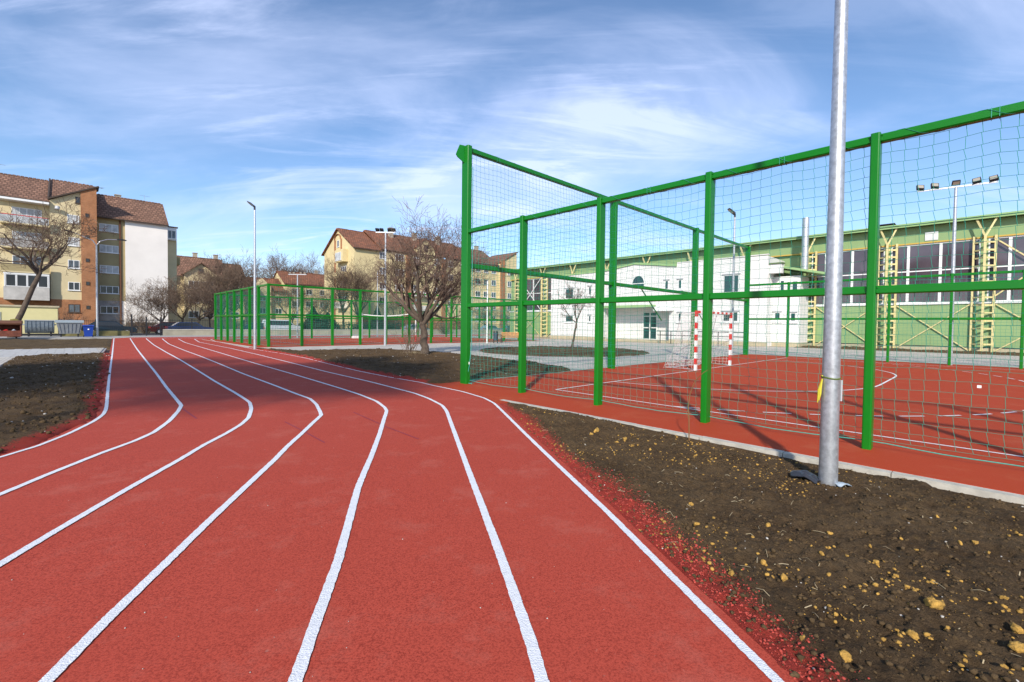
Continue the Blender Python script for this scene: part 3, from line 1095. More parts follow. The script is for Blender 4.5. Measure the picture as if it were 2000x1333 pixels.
def flood_bar(root, z, L, n, yaw, tilt, mid=True):
    b = MB().box(-L / 2, L / 2, -0.03, 0.03, z - 0.03, z + 0.03).build('cross_arm', MATS['galvanised'], root)
    b.rotation_euler = (0, 0, yaw)
    xs = [(-0.46, 1), (-0.27, 1), (0.0, 0), (0.25, -1), (0.45, -1)] if mid else [(-0.42, 1), (-0.2, 1), (0.2, -1), (0.42, -1)][:n]
    for k, (u, sgn) in enumerate(xs):
        f = MB().box(-0.15, 0.15, -0.05, 0.05, -0.12, 0.12)
        for c in range(5):
            f.box(-0.13, 0.13, 0.051, 0.085, -0.115 + c * 0.05, -0.10 + c * 0.05)
        o = f.build('floodlight', MATS['dark_lamp'], root)
        o.location = (math.cos(yaw) * u * L, math.sin(yaw) * u * L, z + 0.17)
        o.scale = (0.85, 0.85, 0.85)
        o.rotation_euler = (tilt * (1 if sgn else -1.6), sgn * R(8), yaw + sgn * R(14))
        MB().box(-0.12, 0.12, -0.056, -0.0505, -0.09, 0.09).build('lens', MATS['lamp_glass'], o)
        MB().box(-0.16, -0.152, -0.02, 0.02, -0.2, 0.05).box(0.152, 0.16, -0.02, 0.02, -0.2, 0.05).box(-0.16, 0.16, -0.02, 0.02, -0.2, -0.19).build('bracket', MATS['dark_lamp'], o)


GALV = MATS['galvanised']
ps, pt = ground_at(1617, 944)
near_pole = thing('light_pole', 'thick galvanised steel pole in the soil beside the near fence, cut by the top edge', 'lamp post', ps, pt)
pole_mesh(8.0, 0.079, 0.034, 40).build('shaft', GALV, near_pole, smooth=False)
for p in near_pole.children:
    for f in p.data.polygons:
        f.use_smooth = len(f.vertices) == 4
led_head(near_pole, 8.1, R(150))
MB().rpost(0, 0, 0.03, 0.06, 1.0, 1.01).build('bracket', GALV, near_pole)
# cord tied round the pole with a tag on each side
cord = thing('cord_tie', 'yellow and green cord knotted round the near pole with a dangling tail', 'cord', ps, pt)
lp = [(0.0745 * math.cos(R(20 * k)), 0.0745 * math.sin(R(20 * k)), 1.02 + 0.006 * math.sin(R(40 * k))) for k in range(19)]
MB().tube(lp, 0.008, 6, False).build('loop', mat('cord_green', (0.10, 0.14, 0.02), 0.8), cord)
lp2 = [(x * 1.04, y * 1.04, z + 0.012) for x, y, z in lp[3:12]]
MB().tube(lp2, 0.006, 6).build('loop', MATS['yellow_cord'], cord)
ca = -1.0
cx_, cy_ = math.cos(TH + R(180)), math.sin(TH + R(180))
lft = Vector((math.cos(-TH + R(180)), math.sin(-TH + R(180)), 0)) * 0.082       # towards the left of the picture
t1 = MB().tube([(lft.x, lft.y, 1.01), (lft.x * 1.15, lft.y * 1.15, 0.94), (lft.x * 1.25, lft.y * 1.25, 0.86), (lft.x * 1.35, lft.y * 1.3, 0.80)], [0.006, 0.011, 0.014, 0.004], 6)
t1.tube([(lft.x, lft.y, 1.01), (lft.x * 1.4, lft.y * 1.3, 0.90), (lft.x * 1.5, lft.y * 1.45, 0.78)], [0.006, 0.010, 0.004], 5)
t1.build('tail', MATS['yellow_cord'], cord)
plate = thing('pole_plate', 'small grey plate strapped to the right side of the near pole', 'plate', ps, pt)
rgt = -lft
pp = MB().box(-0.008, 0.008, -0.028, 0.028, 0.80, 1.0)
o = pp.build('plate_body', MATS['plate_grey'], plate)
o.location = (rgt.x * 1.0, rgt.y * 1.0, 0)
o.rotation_euler = (0, 0, R(58))
MB().box(0.0085, 0.0105, -0.012, 0.012, 0.955, 0.975).build('rivet', MATS['galvanised'], o)


def crumple(name, label, cat, s, t, z, w, d, h, m, seed):
    rg = np.random.RandomState(seed)
    n = 14
    X, Y = np.meshgrid(np.linspace(-w, w, n), np.linspace(-d, d, n), indexing='ij')
    Z = h * (fbm(X, Y, 9, 3, seed) ** 1.3) * np.clip(1.25 - (X / w) ** 2 * 0.8 - (Y / d) ** 2 * 0.8, 0, 1)
    X = X + (fbm(X, Y, 7, 2, seed + 4) - 0.5) * w * 0.8
    Y = Y + (fbm(X, Y, 7, 2, seed + 6) - 0.5) * d * 0.8
    V = np.stack([X, Y, Z], -1).reshape(-1, 3)
    V = np.concatenate([V, V - np.array([0, 0, 0.004])])
    idx = np.arange(n * n).reshape(n, n)
    q = np.stack([idx[:-1, :-1], idx[1:, :-1], idx[1:, 1:], idx[:-1, 1:]], -1).reshape(-1, 4)
    q = np.concatenate([q, (q + n * n)[:, ::-1]])
    me = np_mesh(name, V, q, MATS[m])
    o = put(name, me)
    x, y = ST(s, t)
    o.location = (x, y, z)
    o.rotation_euler = (0, 0, R(seed * 37))
    return tag(o, label, cat)


rs, rt = ground_at(1578, 938)
crumple('plastic_sheet', 'scrap of dark grey plastic sheet on the soil left of the near pole', 'plastic sheet', rs, rt, 0.02, 0.13, 0.09, 0.10, 'black_film', 3)
rs, rt = ground_at(1643, 948)
crumple('plastic_film', 'shred of pale blue film at the right foot of the near pole', 'plastic film', rs, rt, 0.01, 0.07, 0.06, 0.10, 'blue_film', 5)

s_, t_ = ground_at(498, 683)
lampA = thing('light_pole', 'slim galvanised pole with one lamp head at the corner of the far court', 'lamp post', s_, t_)
pole_mesh(7.7, 0.075, 0.045, 16).build('shaft', GALV, lampA)
led_head(lampA, 7.75, R(226), R(40))
s_, t_ = ground_at(1429, 693.6)
lampB = thing('light_pole', 'slim pole with one lamp head behind the striped goal', 'lamp post', s_, t_)
pole_mesh(7.6, 0.075, 0.045, 16).build('shaft', GALV, lampB)
led_head(lampB, 7.65, R(226), R(40))
s_, t_ = ground_at(1855, 714)
lampC = thing('light_pole', 'pole carrying five floodlights on a cross arm before the green hall', 'lamp post', s_, t_)
pole_mesh(7.5, 0.085, 0.05, 16).build('shaft', GALV, lampC)
flood_bar(lampC, 7.5, 2.45, 5, R(10), R(-28))
s_, t_ = ground_at(752, 676)
lampD = thing('light_pole', 'pole carrying dark floodlights left of the big bare tree', 'lamp post', s_, t_)
pole_mesh(7.6, 0.085, 0.05, 16).build('shaft', GALV, lampD)
flood_bar(lampD, 7.6, 1.3, 4, R(226), R(-40), False)
s_, t_ = -36.7, 7.6
lampE = thing('light_pole', 'short floodlight pole behind the left part of the far court', 'lamp post', -36.6, t_on(581, -36.6))
pole_mesh(6.1, 0.085, 0.05, 14).build('shaft', GALV, lampE)
flood_bar(lampE, 6.1, 1.7, 4, R(46), R(30), False)
lampF = thing('light_pole', 'thin bare grey pole beyond the middle of the far court', 'lamp post', -37.2, t_on(737, -37.2))
pole_mesh(7.2, 0.07, 0.045, 12).build('shaft', GALV, lampF)
MB().box(-0.16, 0.16, -0.05, 0.05, 7.2, 7.26).build('top_plate', GALV, lampF)
s_, t_ = ground_at(951, 671)
lampG = thing('light_pole', 'thin pale pole seen just right of the tall corner post', 'lamp post', s_, t_)
pole_mesh(5.0, 0.06, 0.045, 12).build('shaft', MATS['white_paint'], lampG)
MB().tube([(0, 0, 5.0), (0, 0, 5.06)], 0.06, 10).build('cap', GALV, lampG)
lampH = thing('street_lamp', 'grey street lamp with two curved arms before the apartment block', 'street lamp', -49.0, t_on(190, -49.0))
pole_mesh(8.6, 0.09, 0.06, 14).build('shaft', GALV, lampH)
for sg in (-1, 1):
    arm = [(0, 0, 8.5), (0, sg * 0.25, 8.95), (0, sg * 0.8, 9.2), (0, sg * 1.5, 9.25 if sg > 0 else 9.5)]
    MB().tube(arm, 0.04, 8).build('arm', GALV, lampH)
    o = MB().extrude_x([(-0.35, -0.03), (0.35, -0.05), (0.38, 0.02), (0.1, 0.09), (-0.3, 0.07)], -0.14, 0.14).build('lamp_head', MATS['dark_lamp'], lampH)
    o.location = (0, sg * 1.8, 9.28 if sg > 0 else 9.55)
    if sg < 0:
        o.rotation_euler = (R(-12), 0, 0)

# ================================================================== SPORTS HALL
mat('clad_green', (0.225, 0.335, 0.145), 0.55, var=0.07, vscale=0.8)
mat('fascia_green', (0.27, 0.42, 0.18), 0.5, var=0.05)
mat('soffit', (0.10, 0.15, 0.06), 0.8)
mat('steel_yellow', (0.62, 0.53, 0.25), 0.5, var=0.10, vscale=4)
mat('upvc', (0.74, 0.74, 0.73), 0.4)
mat('glass_dark', (0.075, 0.058, 0.070), 0.06, spec=0.7, var=0.35, vscale=0.5)
mat('glass_teal', (0.02, 0.05, 0.055), 0.08, spec=0.6)
mat('plinth_cream', (0.44, 0.38, 0.26), 0.9, var=0.15, vscale=1.5)
pattern_mat('white_brick', 'brick', (0.71, 0.695, 0.68), (0.695, 0.68, 0.665), (0.665, 0.65, 0.635), 0.4, 0.2, 0.85, 'XZ', 0.010, 0.1)
pattern_mat('white_brick_side', 'brick', (0.71, 0.695, 0.68), (0.695, 0.68, 0.665), (0.665, 0.65, 0.635), 0.4, 0.2, 0.85, 'YZ', 0.010, 0.1)
mat('inner_blind', (0.30, 0.27, 0.24), 0.9, var=0.2, vscale=2)

hall = thing('sports_hall', 'long green clad sports hall with yellow lattice columns and a band of windows', 'sports hall', 0, 37.5)
X0, X1 = -37.6, 26.0
MB().box(X0, X1, -0.04, 0.3, -0.15, 0.32).build('plinth', MATS['plinth_cream'], hall)
MB().box(X0, X1, -0.055, -0.041, 0.30, 0.36).build('drip_rail', MATS['black_steel'], hall)
# cladding sheets of the front, lower and upper
W_ = 1.0
lower = MB().box(0.004, W_ - 0.004, 0.0, 0.2, 0.33, 3.32).mesh('cladding_sheet', MATS['clad_green'])
upper = MB().box(0.002, W_ - 0.002, 0.0, 0.2, 7.86, 9.0).mesh('cladding_sheet', MATS['clad_green'])
for k in range(int(X1 - X0)):
    x = X0 + k
    if x > -4.5 or x < -25:
        put('cladding_sheet', lower, hall, (x, 0, 0))
    put('cladding_sheet', upper, hall, (x, 0, 0))
MB().box(X0, X1, 0.21, 0.4, 0.3, 9.0).build('wall_core', MATS['clad_green'], hall)
MB().box(X0, X0 + 0.2, 0.41, 24, 0.0, 9.0).build('end_wall', MATS['clad_green'], hall)
MB().box(X0 + 0.2, X1, 23.8, 24, 0.0, 9.0).build('back_wall', MATS['clad_green'], hall)
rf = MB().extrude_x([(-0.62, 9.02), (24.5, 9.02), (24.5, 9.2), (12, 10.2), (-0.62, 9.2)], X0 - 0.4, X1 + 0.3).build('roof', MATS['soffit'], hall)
MB().box(X0 - 0.42, X1 + 0.3, -0.69, -0.622, 8.98, 9.24).build('fascia', MATS['fascia_green'], rf)
MB().box(X0 - 0.42, X1 + 0.3, -0.77, -0.692, 9.12, 9.22).build('gutter', MATS['fascia_green'], rf)
cols = [-1.28 - 4.96 * k for k in range(8)] + [3.86, 8.95, 14.1, 19.2]
cols.sort()
MB().box(X0, X1, -0.06, -0.004, 7.76, 7.86).build('head_beam', mat('beam_ochre', (0.50, 0.33, 0.06), 0.6), hall)
MB().box(X0, X1, -0.10, 0.0, 3.325, 3.44).build('sill', MATS['upvc'], hall)


def hall_window(x0, x1):
    """white frame with uneven lights, panes set back"""
    z0, z1, zm, zl = 3.441, 7.75, 5.78, 4.55
    f = MB()
    f.box(x0, x1, 0.03, 0.14, z0, z0 + 0.08).box(x0, x1, 0.03, 0.14, z1 - 0.08, z1)
    n = 3
    us = [0, 0.20, 0.62, 1.0] if True else None
    xs = [x0 + (x1 - x0) * u for u in (0.0, 0.21, 0.58, 1.0)]
    for i, x in enumerate(xs):
        w = 0.16 if 0 < i < n else 0.08
        a = x - w / 2 if 0 < i < n else (x if i == 0 else x - w)
        f.box(a, a + w, 0.025, 0.145, z0 + 0.081, z1 - 0.081)
    for i in range(n):
        a, b = xs[i] + (0.081 if i else 0.081), xs[i + 1] - 0.081
        f.box(a, b, 0.035, 0.135, zm - 0.04, zm + 0.04)
    w = f.build('window', MATS['upvc'], hall)
    for i in range(n):
        a, b = xs[i] + 0.082, xs[i + 1] - 0.082
        for c, d in ((z0 + 0.082, zm - 0.042), (zm + 0.042, z1 - 0.082)):
            MB().box(a, b, 0.08, 0.10, c, d).build('pane', MATS['glass_dark'], w)


for a, b in zip(cols[:-1], cols[1:]):
    if a > -5 or b < -25:
        hall_window(a + 0.18, b - 0.18)
        MB().box(b - 0.176, b + 0.176, -0.005, 0.2, 3.445, 7.755).build('pier', MATS['clad_green'], hall)
        br = MB()
        br.bar((a + 0.62, -0.10, 3.26), (b - 0.62, -0.10, 0.10), 0.05, 0.065)
        br.build('brace', MATS['steel_yellow'], hall)
        MB().bar((a + 0.62, -0.18, 0.10), (b - 0.62, -0.18, 3.26), 0.05, 0.065).build('brace', MATS['steel_yellow'], hall)
# brace across the glazing of the bay at the right edge
MB().bar((9.4, -0.16, 7.7), (13.6, -0.16, 3.7), 0.05, 0.08).build('brace', MATS['steel_yellow'], hall)
MB().bar((9.4, -0.24, 3.7), (13.6, -0.24, 7.7), 0.05, 0.08).build('brace', MATS['steel_yellow'], hall)
for sg in (1, -1):
    MB().bar((-35.5, -0.16 - 0.04 * sg, 5.6 - 2.1 * sg), (-31.6, -0.16 - 0.04 * sg, 5.6 + 2.1 * sg), 0.05, 0.08).build('brace', MATS['upvc'], hall)


def lattice(x, full=True):
    zb = 0.0 if full else 7.6
    root_y = -0.12
    ch = MB()
    A, B, Cc = (-0.52, root_y), (0.02, -0.62), (0.52, root_y)
    if full:
        for (px_, py_), w in ((A, 0.11), (B, 0.13), (Cc, 0.13)):
            ch.box(px_ - w / 2, px_ + w / 2, py_ - w / 2, py_ + w / 2, 0.0, 7.9)
        ch.box(-0.62, 0.62, -0.9, -0.05, -0.1, -0.001)
    # forked head
    ch.bar((0.02, -0.60, 7.80), (-0.42, -0.5, 9.0), 0.10, 0.10).bar((0.02, -0.60, 7.80), (0.52, -0.5, 9.0), 0.10, 0.10)
    ch.bar((0.02, -0.60, 7.75), (0.0, -0.07, 7.95), 0.09, 0.09)
    c = ch.build('lattice_column', MATS['steel_yellow'], hall)
    c.location = (x, 0, 0)
    if full:
        rm1 = lattice.cache.get(1)
        if rm1 is None:
            rm1 = lattice.cache[1] = MB().bar((A[0] + 0.06, A[1] - 0.06, 0), (B[0] - 0.07, B[1] + 0.06, 0), 0.05, 0.10).mesh('rung', MATS['steel_yellow'])
            lattice.cache[2] = MB().bar((B[0] + 0.07, B[1] + 0.06, 0), (Cc[0] - 0.06, Cc[1] - 0.06, 0), 0.05, 0.12).mesh('rung', MATS['steel_yellow'])
        for k in range(14):
            put('rung', lattice.cache[1], c, (0, 0, 0.55 + k * 0.53))
            put('rung', lattice.cache[2], c, (0, 0, 0.55 + k * 0.53))


lattice.cache = {}
for x in cols:
    lattice(x, x > -5 or x < -25)
lv = MB().box(5.92, 6.62, -0.05, -0.005, 7.95, 8.55).build('louvre', MATS['upvc'], hall)
sl = MB().box(5.97, 6.57, -0.07, -0.052, 0, 0.035).mesh('slat', MATS['upvc'])
for k in range(8):
    put('slat', sl, lv, (0, 0, 8.0 + k * 0.065))
MB().box(3.2, 4.0, 1.0, 2.0, 9.2, 9.62).box(3.1, 4.1, 0.9, 2.1, 9.62, 9.68).build('roof_vent', MATS['black_steel'], rf)
fl = MB().tube([(-1.25, -1.5, 6.3), (-1.25, -1.5, 7.7), (-1.25, -1.5, 10.4), (-1.25, -1.5, 10.5)], [0.25, 0.25, 0.25, 0.24], 20)
for k in range(4):
    fl.tube([(-1.25, -1.5, 6.9 + k), (-1.25, -1.5, 6.95 + k)], 0.262, 20)
fl.bar((-1.25, -1.3, 7.2), (-1.25, -0.05, 7.2), 0.06).bar((-1.25, -1.3, 8.8), (-1.25, -0.05, 8.8), 0.06)
fl.build('flue', GALV, hall)
MB().tube([(-2.2, -0.3, 0.1), (-2.2, -0.3, 5.6)], 0.06, 8).tube([(-1.9, -0.3, 0.1), (-1.9, -0.3, 5.2)], 0.04, 8).build('gas_pipe', MATS['steel_yellow'], hall)

# ---- white annex with the entrance ------------------------------------------
annex = thing('entrance_annex', 'white brick entrance annex with green trim before the green hall', 'building', 0, 33.0)
WB = MATS['white_brick']
MB().extrude_y([(-26, 0.35), (-18.6, 0.35), (-18.6, 7.2), (-26, 7.05)], 0, 0.3).build('front_wall', WB, annex)
MB().extrude_y([(-11.4, 0.35), (-3.1, 0.35), (-3.1, 7.30), (-10.72, 7.36), (-10.72, 7.06), (-11.4, 7.15)], 0, 0.3).build('front_wall', WB, annex)
MB().extrude_y([(-18.598, 3.42), (-11.402, 3.42), (-11.402, 7.12), (-15.1, 7.62), (-18.598, 7.2)], 0, 0.3).build('front_wall', WB, annex)
MB().box(-18.6, -11.4, 1.6, 1.8, 0.2, 3.6).build('porch_wall', WB, annex)
MB().box(-18.598, -11.402, 0.301, 1.6, 3.42, 3.6).build('porch_ceiling', WB, annex)
MB().box(-18.9, -18.602, 0.301, 1.8, 0.2, 3.6).box(-11.398, -11.1, 0.301, 1.8, 0.2, 3.6).build('porch_side', MATS['white_brick_side'], annex)
MB().box(-26, -18.61, -0.03, 0.35, -0.1, 0.349).box(-11.39, -3.1, -0.03, 0.35, -0.1, 0.349).build('plinth', MATS['plinth_cream'], annex)
MB().box(-18.6, -11.4, -0.6, 1.62, -0.1, 0.2).build('entrance_step', MATS['plinth_cream'], annex)
MB().box(-3.399, -3.1, 0.301, 4.4, 0.0, 7.29).build('side_wall', MATS['white_brick_side'], annex)
MB().box(-26, -25.7, 0.301, 4.4, 0.0, 7.0).build('side_wall', MATS['white_brick_side'], annex)
MB().extrude_y([(-25.69, 6.6), (-3.41, 6.6), (-3.41, 6.8), (-25.69, 6.8)], 0.31, 4.4).build('flat_roof', MATS['pale_concrete'], annex)
tr = MB()
tr.extrude_y([(-18.6, 7.21), (-15.1, 7.63), (-10.73, 7.07), (-10.73, 7.26), (-15.1, 7.82), (-18.6, 7.40)], -0.12, 0.34)
tr.extrude_y([(-26.05, 7.06), (-18.61, 7.21), (-18.61, 7.36), (-26.05, 7.21)], -0.06, 0.34)
tr.build('parapet_trim', MATS['fascia_green'], annex)
MB().box(-10.70, -3.05, -0.04, 0.34, 7.37, 7.44).build('parapet_coping', WB, annex)
MB().box(-18.7, -12.75, -0.5, 0.0, 3.36, 3.60).build('porch_fascia', MATS['fascia_green'], annex)
MB().box(-12.7, -10.95, -0.55, -0.002, 2.98, 3.40).build('canopy', MATS['white_paint'], annex)


def simple_window(root, x0, x1, z0, z1, y, m='glass_teal', nx=1, hood=True):
    f = MB()
    b = 0.06
    f.box(x0, x1, y - 0.03, y - 0.002, z0, z0 + b).box(x0, x1, y - 0.03, y - 0.002, z1 - b, z1)
    for k in range(nx + 1):
        c = x0 + (x1 - x0 - b) * k / nx
        f.box(c, c + b, y - 0.035, y - 0.003, z0 + b + 0.001, z1 - b - 0.001)
    w = f.build('window', MATS['upvc'], root)
    MB().box(x0 + b + 0.001, x1 - b - 0.001, y - 0.018, y - 0.004, z0 + b + 0.001, z1 - b - 0.001).build('pane', MATS[m], w)
    if hood:
        MB().box(x0 - 0.12, x1 + 0.12, y - 0.12, y - 0.001, z1 + 0.04, z1 + 0.10).build('hood', MATS['plate_grey'], w)
        MB().box(x0 - 0.15, x1 + 0.15, y - 0.10, y - 0.001, z0 - 0.16, z0 - 0.03).build('sill', MATS['white_paint'], w)
    return w


for a in ((-23.85, -22.7, 4.5, 5.65), (-20.65, -20.3, 4.85, 5.75), (-23.8, -22.7, 1.95, 2.65), (-20.6, -20.3, 1.95, 2.65),
          (-11.85, -11.5, 5.0, 5.85), (-10.55, -10.2, 5.0, 5.85), (-6.5, -5.25, 4.45, 5.95), (-6.5, -5.25, 2.0, 2.85), (-10.5, -10.2, 2.0, 2.8)):
    simple_window(annex, *a, 0.0)
# arched window
cx, cz, rr = -14.66, 5.75, 0.66
arc = [(cx + rr * math.cos(R(k * 12)), cz + rr * math.sin(R(k * 12)) * 1.15) for k in range(16)]
o = MB().extrude_y([(cx + rr, 5.28), *arc, (cx - rr, 5.28)], -0.02, -0.003).build('arched_window', MATS['glass_teal'], annex)
mb = MB()
for r0, r1 in zip([(cx + rr, 5.28)] + arc + [(cx - rr, 5.28)], arc + [(cx - rr, 5.28), (cx + rr, 5.28)]):
    mb.bar((r0[0], -0.03, r0[1]), (r1[0], -0.03, r1[1]), 0.06, 0.07)
mb.bar((cx - rr, -0.04, 5.72), (cx + rr, -0.04, 5.72), 0.05, 0.07)
mb.build('frame', MATS['upvc'], o)
# double entrance door
dr = MB()
for x in (-14.95, -14.2, -13.45):
    dr.box(x - 0.05, x + 0.05, 1.52, 1.598, 0.21, 2.95)
for z in (0.21, 1.35, 2.5, 2.90):
    dr.box(-14.9, -13.5, 1.53, 1.597, z, z + 0.09)
d = dr.build('entrance_door', MATS['upvc'], annex)
for x0, x1 in ((-14.89, -14.26), (-14.14, -13.51)):
    for z0, z1 in ((0.31, 1.34), (1.45, 2.49), (2.6, 2.89)):
        MB().box(x0, x1, 1.55, 1.575, z0, z1).build('pane', MATS['glass_teal'], d)
for x in (-14.28, -14.12):
    MB().box(x - 0.02, x + 0.02, 1.46, 1.515, 1.2, 1.5).build('handle', MATS['black_steel'], d)
# lower wing on the right with its sloping green roof
MB().box(-3.098, -1.15, 1.5, 4.0, 0.35, 5.7).build('wing_wall', WB, annex)
MB().box(-3.098, -1.12, 1.45, 4.0, -0.1, 0.349).build('plinth', MATS['plinth_cream'], annex)
MB().extrude_y([(-3.5, 6.62), (0.6, 5.62), (0.6, 5.78), (-3.5, 6.80)], 0.9, 4.3).build('wing_roof', MATS['fascia_green'], annex)
MB().box(-3.6, -2.2, 0.35, 0.88, 5.9, 6.62).build('wing_parapet', WB, annex)
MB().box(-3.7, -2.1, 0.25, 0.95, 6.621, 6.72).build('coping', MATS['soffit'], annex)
for a in ((-2.95, -2.5, 2.1, 2.8), (-1.8, -1.4, 2.05, 2.75), (-2.6, -2.25, 4.2, 5.4), (-1.75, -1.3, 4.4, 5.3)):
    simple_window(annex, *a, 1.5, hood=a[2] < 3)
# ramp railing
rail = thing('ramp_railing', 'dark steel hand railing along the ramp beside the entrance', 'railing', -11.3, 31.2)
for k in range(8):
    x = k * 1.03
    MB().tube([(x, 0, 0.0), (x, 0, 1.12)], 0.035, 8).build('post', MATS['black_steel'], rail)
for z in (1.12, 0.75):
    MB().tube([(-0.3, 0, z), (7.5, 0, z)], 0.035, 8).build('rail', MATS['black_steel'], rail)

# bench and litter bin on the plaza
bs_, bt_ = ground_at(997, 671)
bench = thing('park_bench', 'orange slatted bench with dark iron ends beside the litter bin', 'bench', bs_, bt_, R(35))
for x in (-0.75, 0.75):
    MB().tube([(x, -0.25, 0.0), (x, -0.22, 0.44), (x, 0.2, 0.44), (x, 0.32, 0.9)], 0.03, 6).tube([(x, 0.25, 0.0), (x, 0.2, 0.44)], 0.03, 6).tube([(x, -0.22, 0.44), (x, -0.26, 0.66), (x, 0.24, 0.66)], 0.025, 6).build('end_frame', MATS['black_steel'], bench)
mat('bench_wood', (0.42, 0.17, 0.03), 0.6, var=0.15, vscale=5)
sm = MB().box(-0.85, 0.85, -0.045, 0.045, 0, 0.035).mesh('slat', MATS['bench_wood'])
for k in range(4):
    put('slat', sm, bench, (0, -0.18 + k * 0.11, 0.465))
for k in range(3):
    o = put('slat', sm, bench, (0, 0.2 + k * 0.035, 0.60 + k * 0.12))
    o.rotation_euler = (R(75), 0, 0)
bs_, bt_ = ground_at(968, 671)
lb = thing('litter_bin', 'dark litter bin on two legs left of the orange bench', 'litter bin', bs_, bt_)
MB().tube([(0, 0, 0.25), (0, 0, 0.85)], 0.19, 14).build('bucket', mat('bin_blue', (0.03, 0.05, 0.08), 0.6), lb)
MB().tube([(0, 0, 0.86), (0, 0, 0.98)], [0.205, 0.17], 14).build('hood', MATS['black_steel'], lb)
for x in (-0.22, 0.22):
    MB().box(x - 0.025, x + 0.025, -0.03, 0.03, 0, 0.95).build('leg', MATS['black_steel'], lb)

# ================================================================== APARTMENT BLOCKS
pattern_mat('brick_orange', 'brick', (0.40, 0.145, 0.055), (0.33, 0.115, 0.045), (0.36, 0.22, 0.13), 0.25, 0.075, 0.9, 'XZ', 0.012, 0.4)
pattern_mat('brick_orange_side', 'brick', (0.40, 0.145, 0.055), (0.33, 0.115, 0.045), (0.36, 0.22, 0.13), 0.25, 0.075, 0.9, 'YZ', 0.012, 0.4)
mat('render_cream', (0.60, 0.50, 0.30), 0.9, var=0.10, vscale=0.6, bump=0.1)
mat('render_yellow', (0.62, 0.51, 0.28), 0.9, var=0.10, vscale=0.5, bump=0.1)
mat('render_olive', (0.36, 0.29, 0.15), 0.9, var=0.12, vscale=0.6, bump=0.1)
mat('render_white', (0.76, 0.72, 0.68), 0.9, var=0.06, vscale=0.35)
mat('render_grey', (0.33, 0.31, 0.29), 0.9, var=0.25, vscale=2.0)
mat('shelter_yellow', (0.62, 0.56, 0.29), 0.85, var=0.04)
mat('dark_wood', (0.06, 0.04, 0.03), 0.8)
mat('rust_pipe', (0.15, 0.06, 0.03), 0.8)
mat('curtain_pane', (0.42, 0.43, 0.43), 0.3, var=0.3, vscale=1.5)
mat('dark_pane', (0.035, 0.04, 0.045), 0.12)
mat('mid_pane', (0.10, 0.12, 0.14), 0.15, var=0.4, vscale=2)
mat('chimney', (0.36, 0.31, 0.25), 0.9, var=0.2)


def tile_mat(name, c1, c2):
    pattern_mat(name, 'tile', c1, c2, tuple(c * 0.42 for c in c1), 0.42, 0.36, 0.85, 'XZ', 0.05, 1.0)


tile_mat('roof_tile', (0.30, 0.165, 0.11), (0.19, 0.105, 0.072))
tile_mat('roof_tile_red', (0.33, 0.135, 0.075), (0.20, 0.10, 0.065))
PANES = ['curtain_pane', 'mid_pane', 'dark_pane']
_wc = {}


def win(root, x0, x1, z0, z1, y, nx, pane=0, frame='upvc', sill=True):
    """casement window: frame proud of the wall, one pane per light"""
    w, h = round(x1 - x0, 2), round(z1 - z0, 2)
    key = (w, h, nx, frame)
    if key not in _wc:
        b = 0.07
        f = MB().box(0, w, -0.05, 0, 0, b).box(0, w, -0.05, 0, h - b, h)
        for k in range(nx + 1):
            c = (w - b) * k / nx
            f.box(c, c + b, -0.055, -0.001, b + 0.001, h - b - 0.001)
        if sill:
            f.box(-0.08, w + 0.08, -0.12, -0.002, -0.07, -0.002)
        ps_ = []
        for k in range(nx):
            a = (w - b) * k / nx + b + 0.001
            c = (w - b) * (k + 1) / nx - 0.001
            ps_.append((a, c))
        _wc[key] = (f.mesh('window', MATS[frame]), {}, ps_, b, h)
    me, pm, ps_, b, h = _wc[key]
    o = put('window', me, root, (x0, y, z0))
    for k, (a, c) in enumerate(ps_):
        pk = (pane, k)
        if pk not in pm:
            pm[pk] = MB().box(a, c, -0.03, -0.008, b + 0.001, h - b - 0.001).mesh('pane', MATS[PANES[pane]])
        put('pane', pm[pk], o)
    return o


def gable_roof(root, x0, x1, y0, ym, y1, ze, zr, m='roof_tile', over=0.45, th=0.18, name='roof'):
    k = (zr - ze) / (ym - y0)
    k2 = (zr - ze) / (y1 - ym)
    o = MB().extrude_x([(y0 - over, ze - over * k), (ym, zr), (y1 + over, ze - over * k2), (y1 + over, ze - over * k2 + th), (ym, zr + th), (y0 - over, ze - over * k + th)], x0 - 0.25, x1 + 0.25).build(name, MATS[m], root)
    rg = random.Random(int(x0 * 10) + 7)
    rt = MB()
    n = int((x1 - x0) / 0.34)
    for i in range(n):
        x = x0 + (x1 - x0) * (i + 0.5) / n
        rt.box(x - 0.15, x + 0.15, ym - 0.13, ym + 0.13, zr + th - 0.06, zr + th + 0.06 + rg.uniform(-0.015, 0.02))
    rt.build('ridge_tiles', MATS[m], o)
    MB().box(x0 - 0.25, x1 + 0.25, y0 - over - 0.12, y0 - over - 0.002, ze - over * k - 0.02, ze - over * k + 0.12).build('gutter', MATS['dark_wood'], o)
    return o


def chimney(roof, x, y, z0, z1, w=0.6):
    c = MB().box(x - w / 2, x + w / 2, y - w / 2, y + w / 2, z0, z1).box(x - w / 2 - 0.08, x + w / 2 + 0.08, y - w / 2 - 0.08, y + w / 2 + 0.08, z1, z1 + 0.12)
    c.build('chimney', MATS['chimney'], roof)


# ---- block at the left --------------------------------------------------------
A = thing('apartment_block', 'five storey cream block with orange brick stair strip and blank white wall at the left', 'apartment building', -70, 0, R(90))
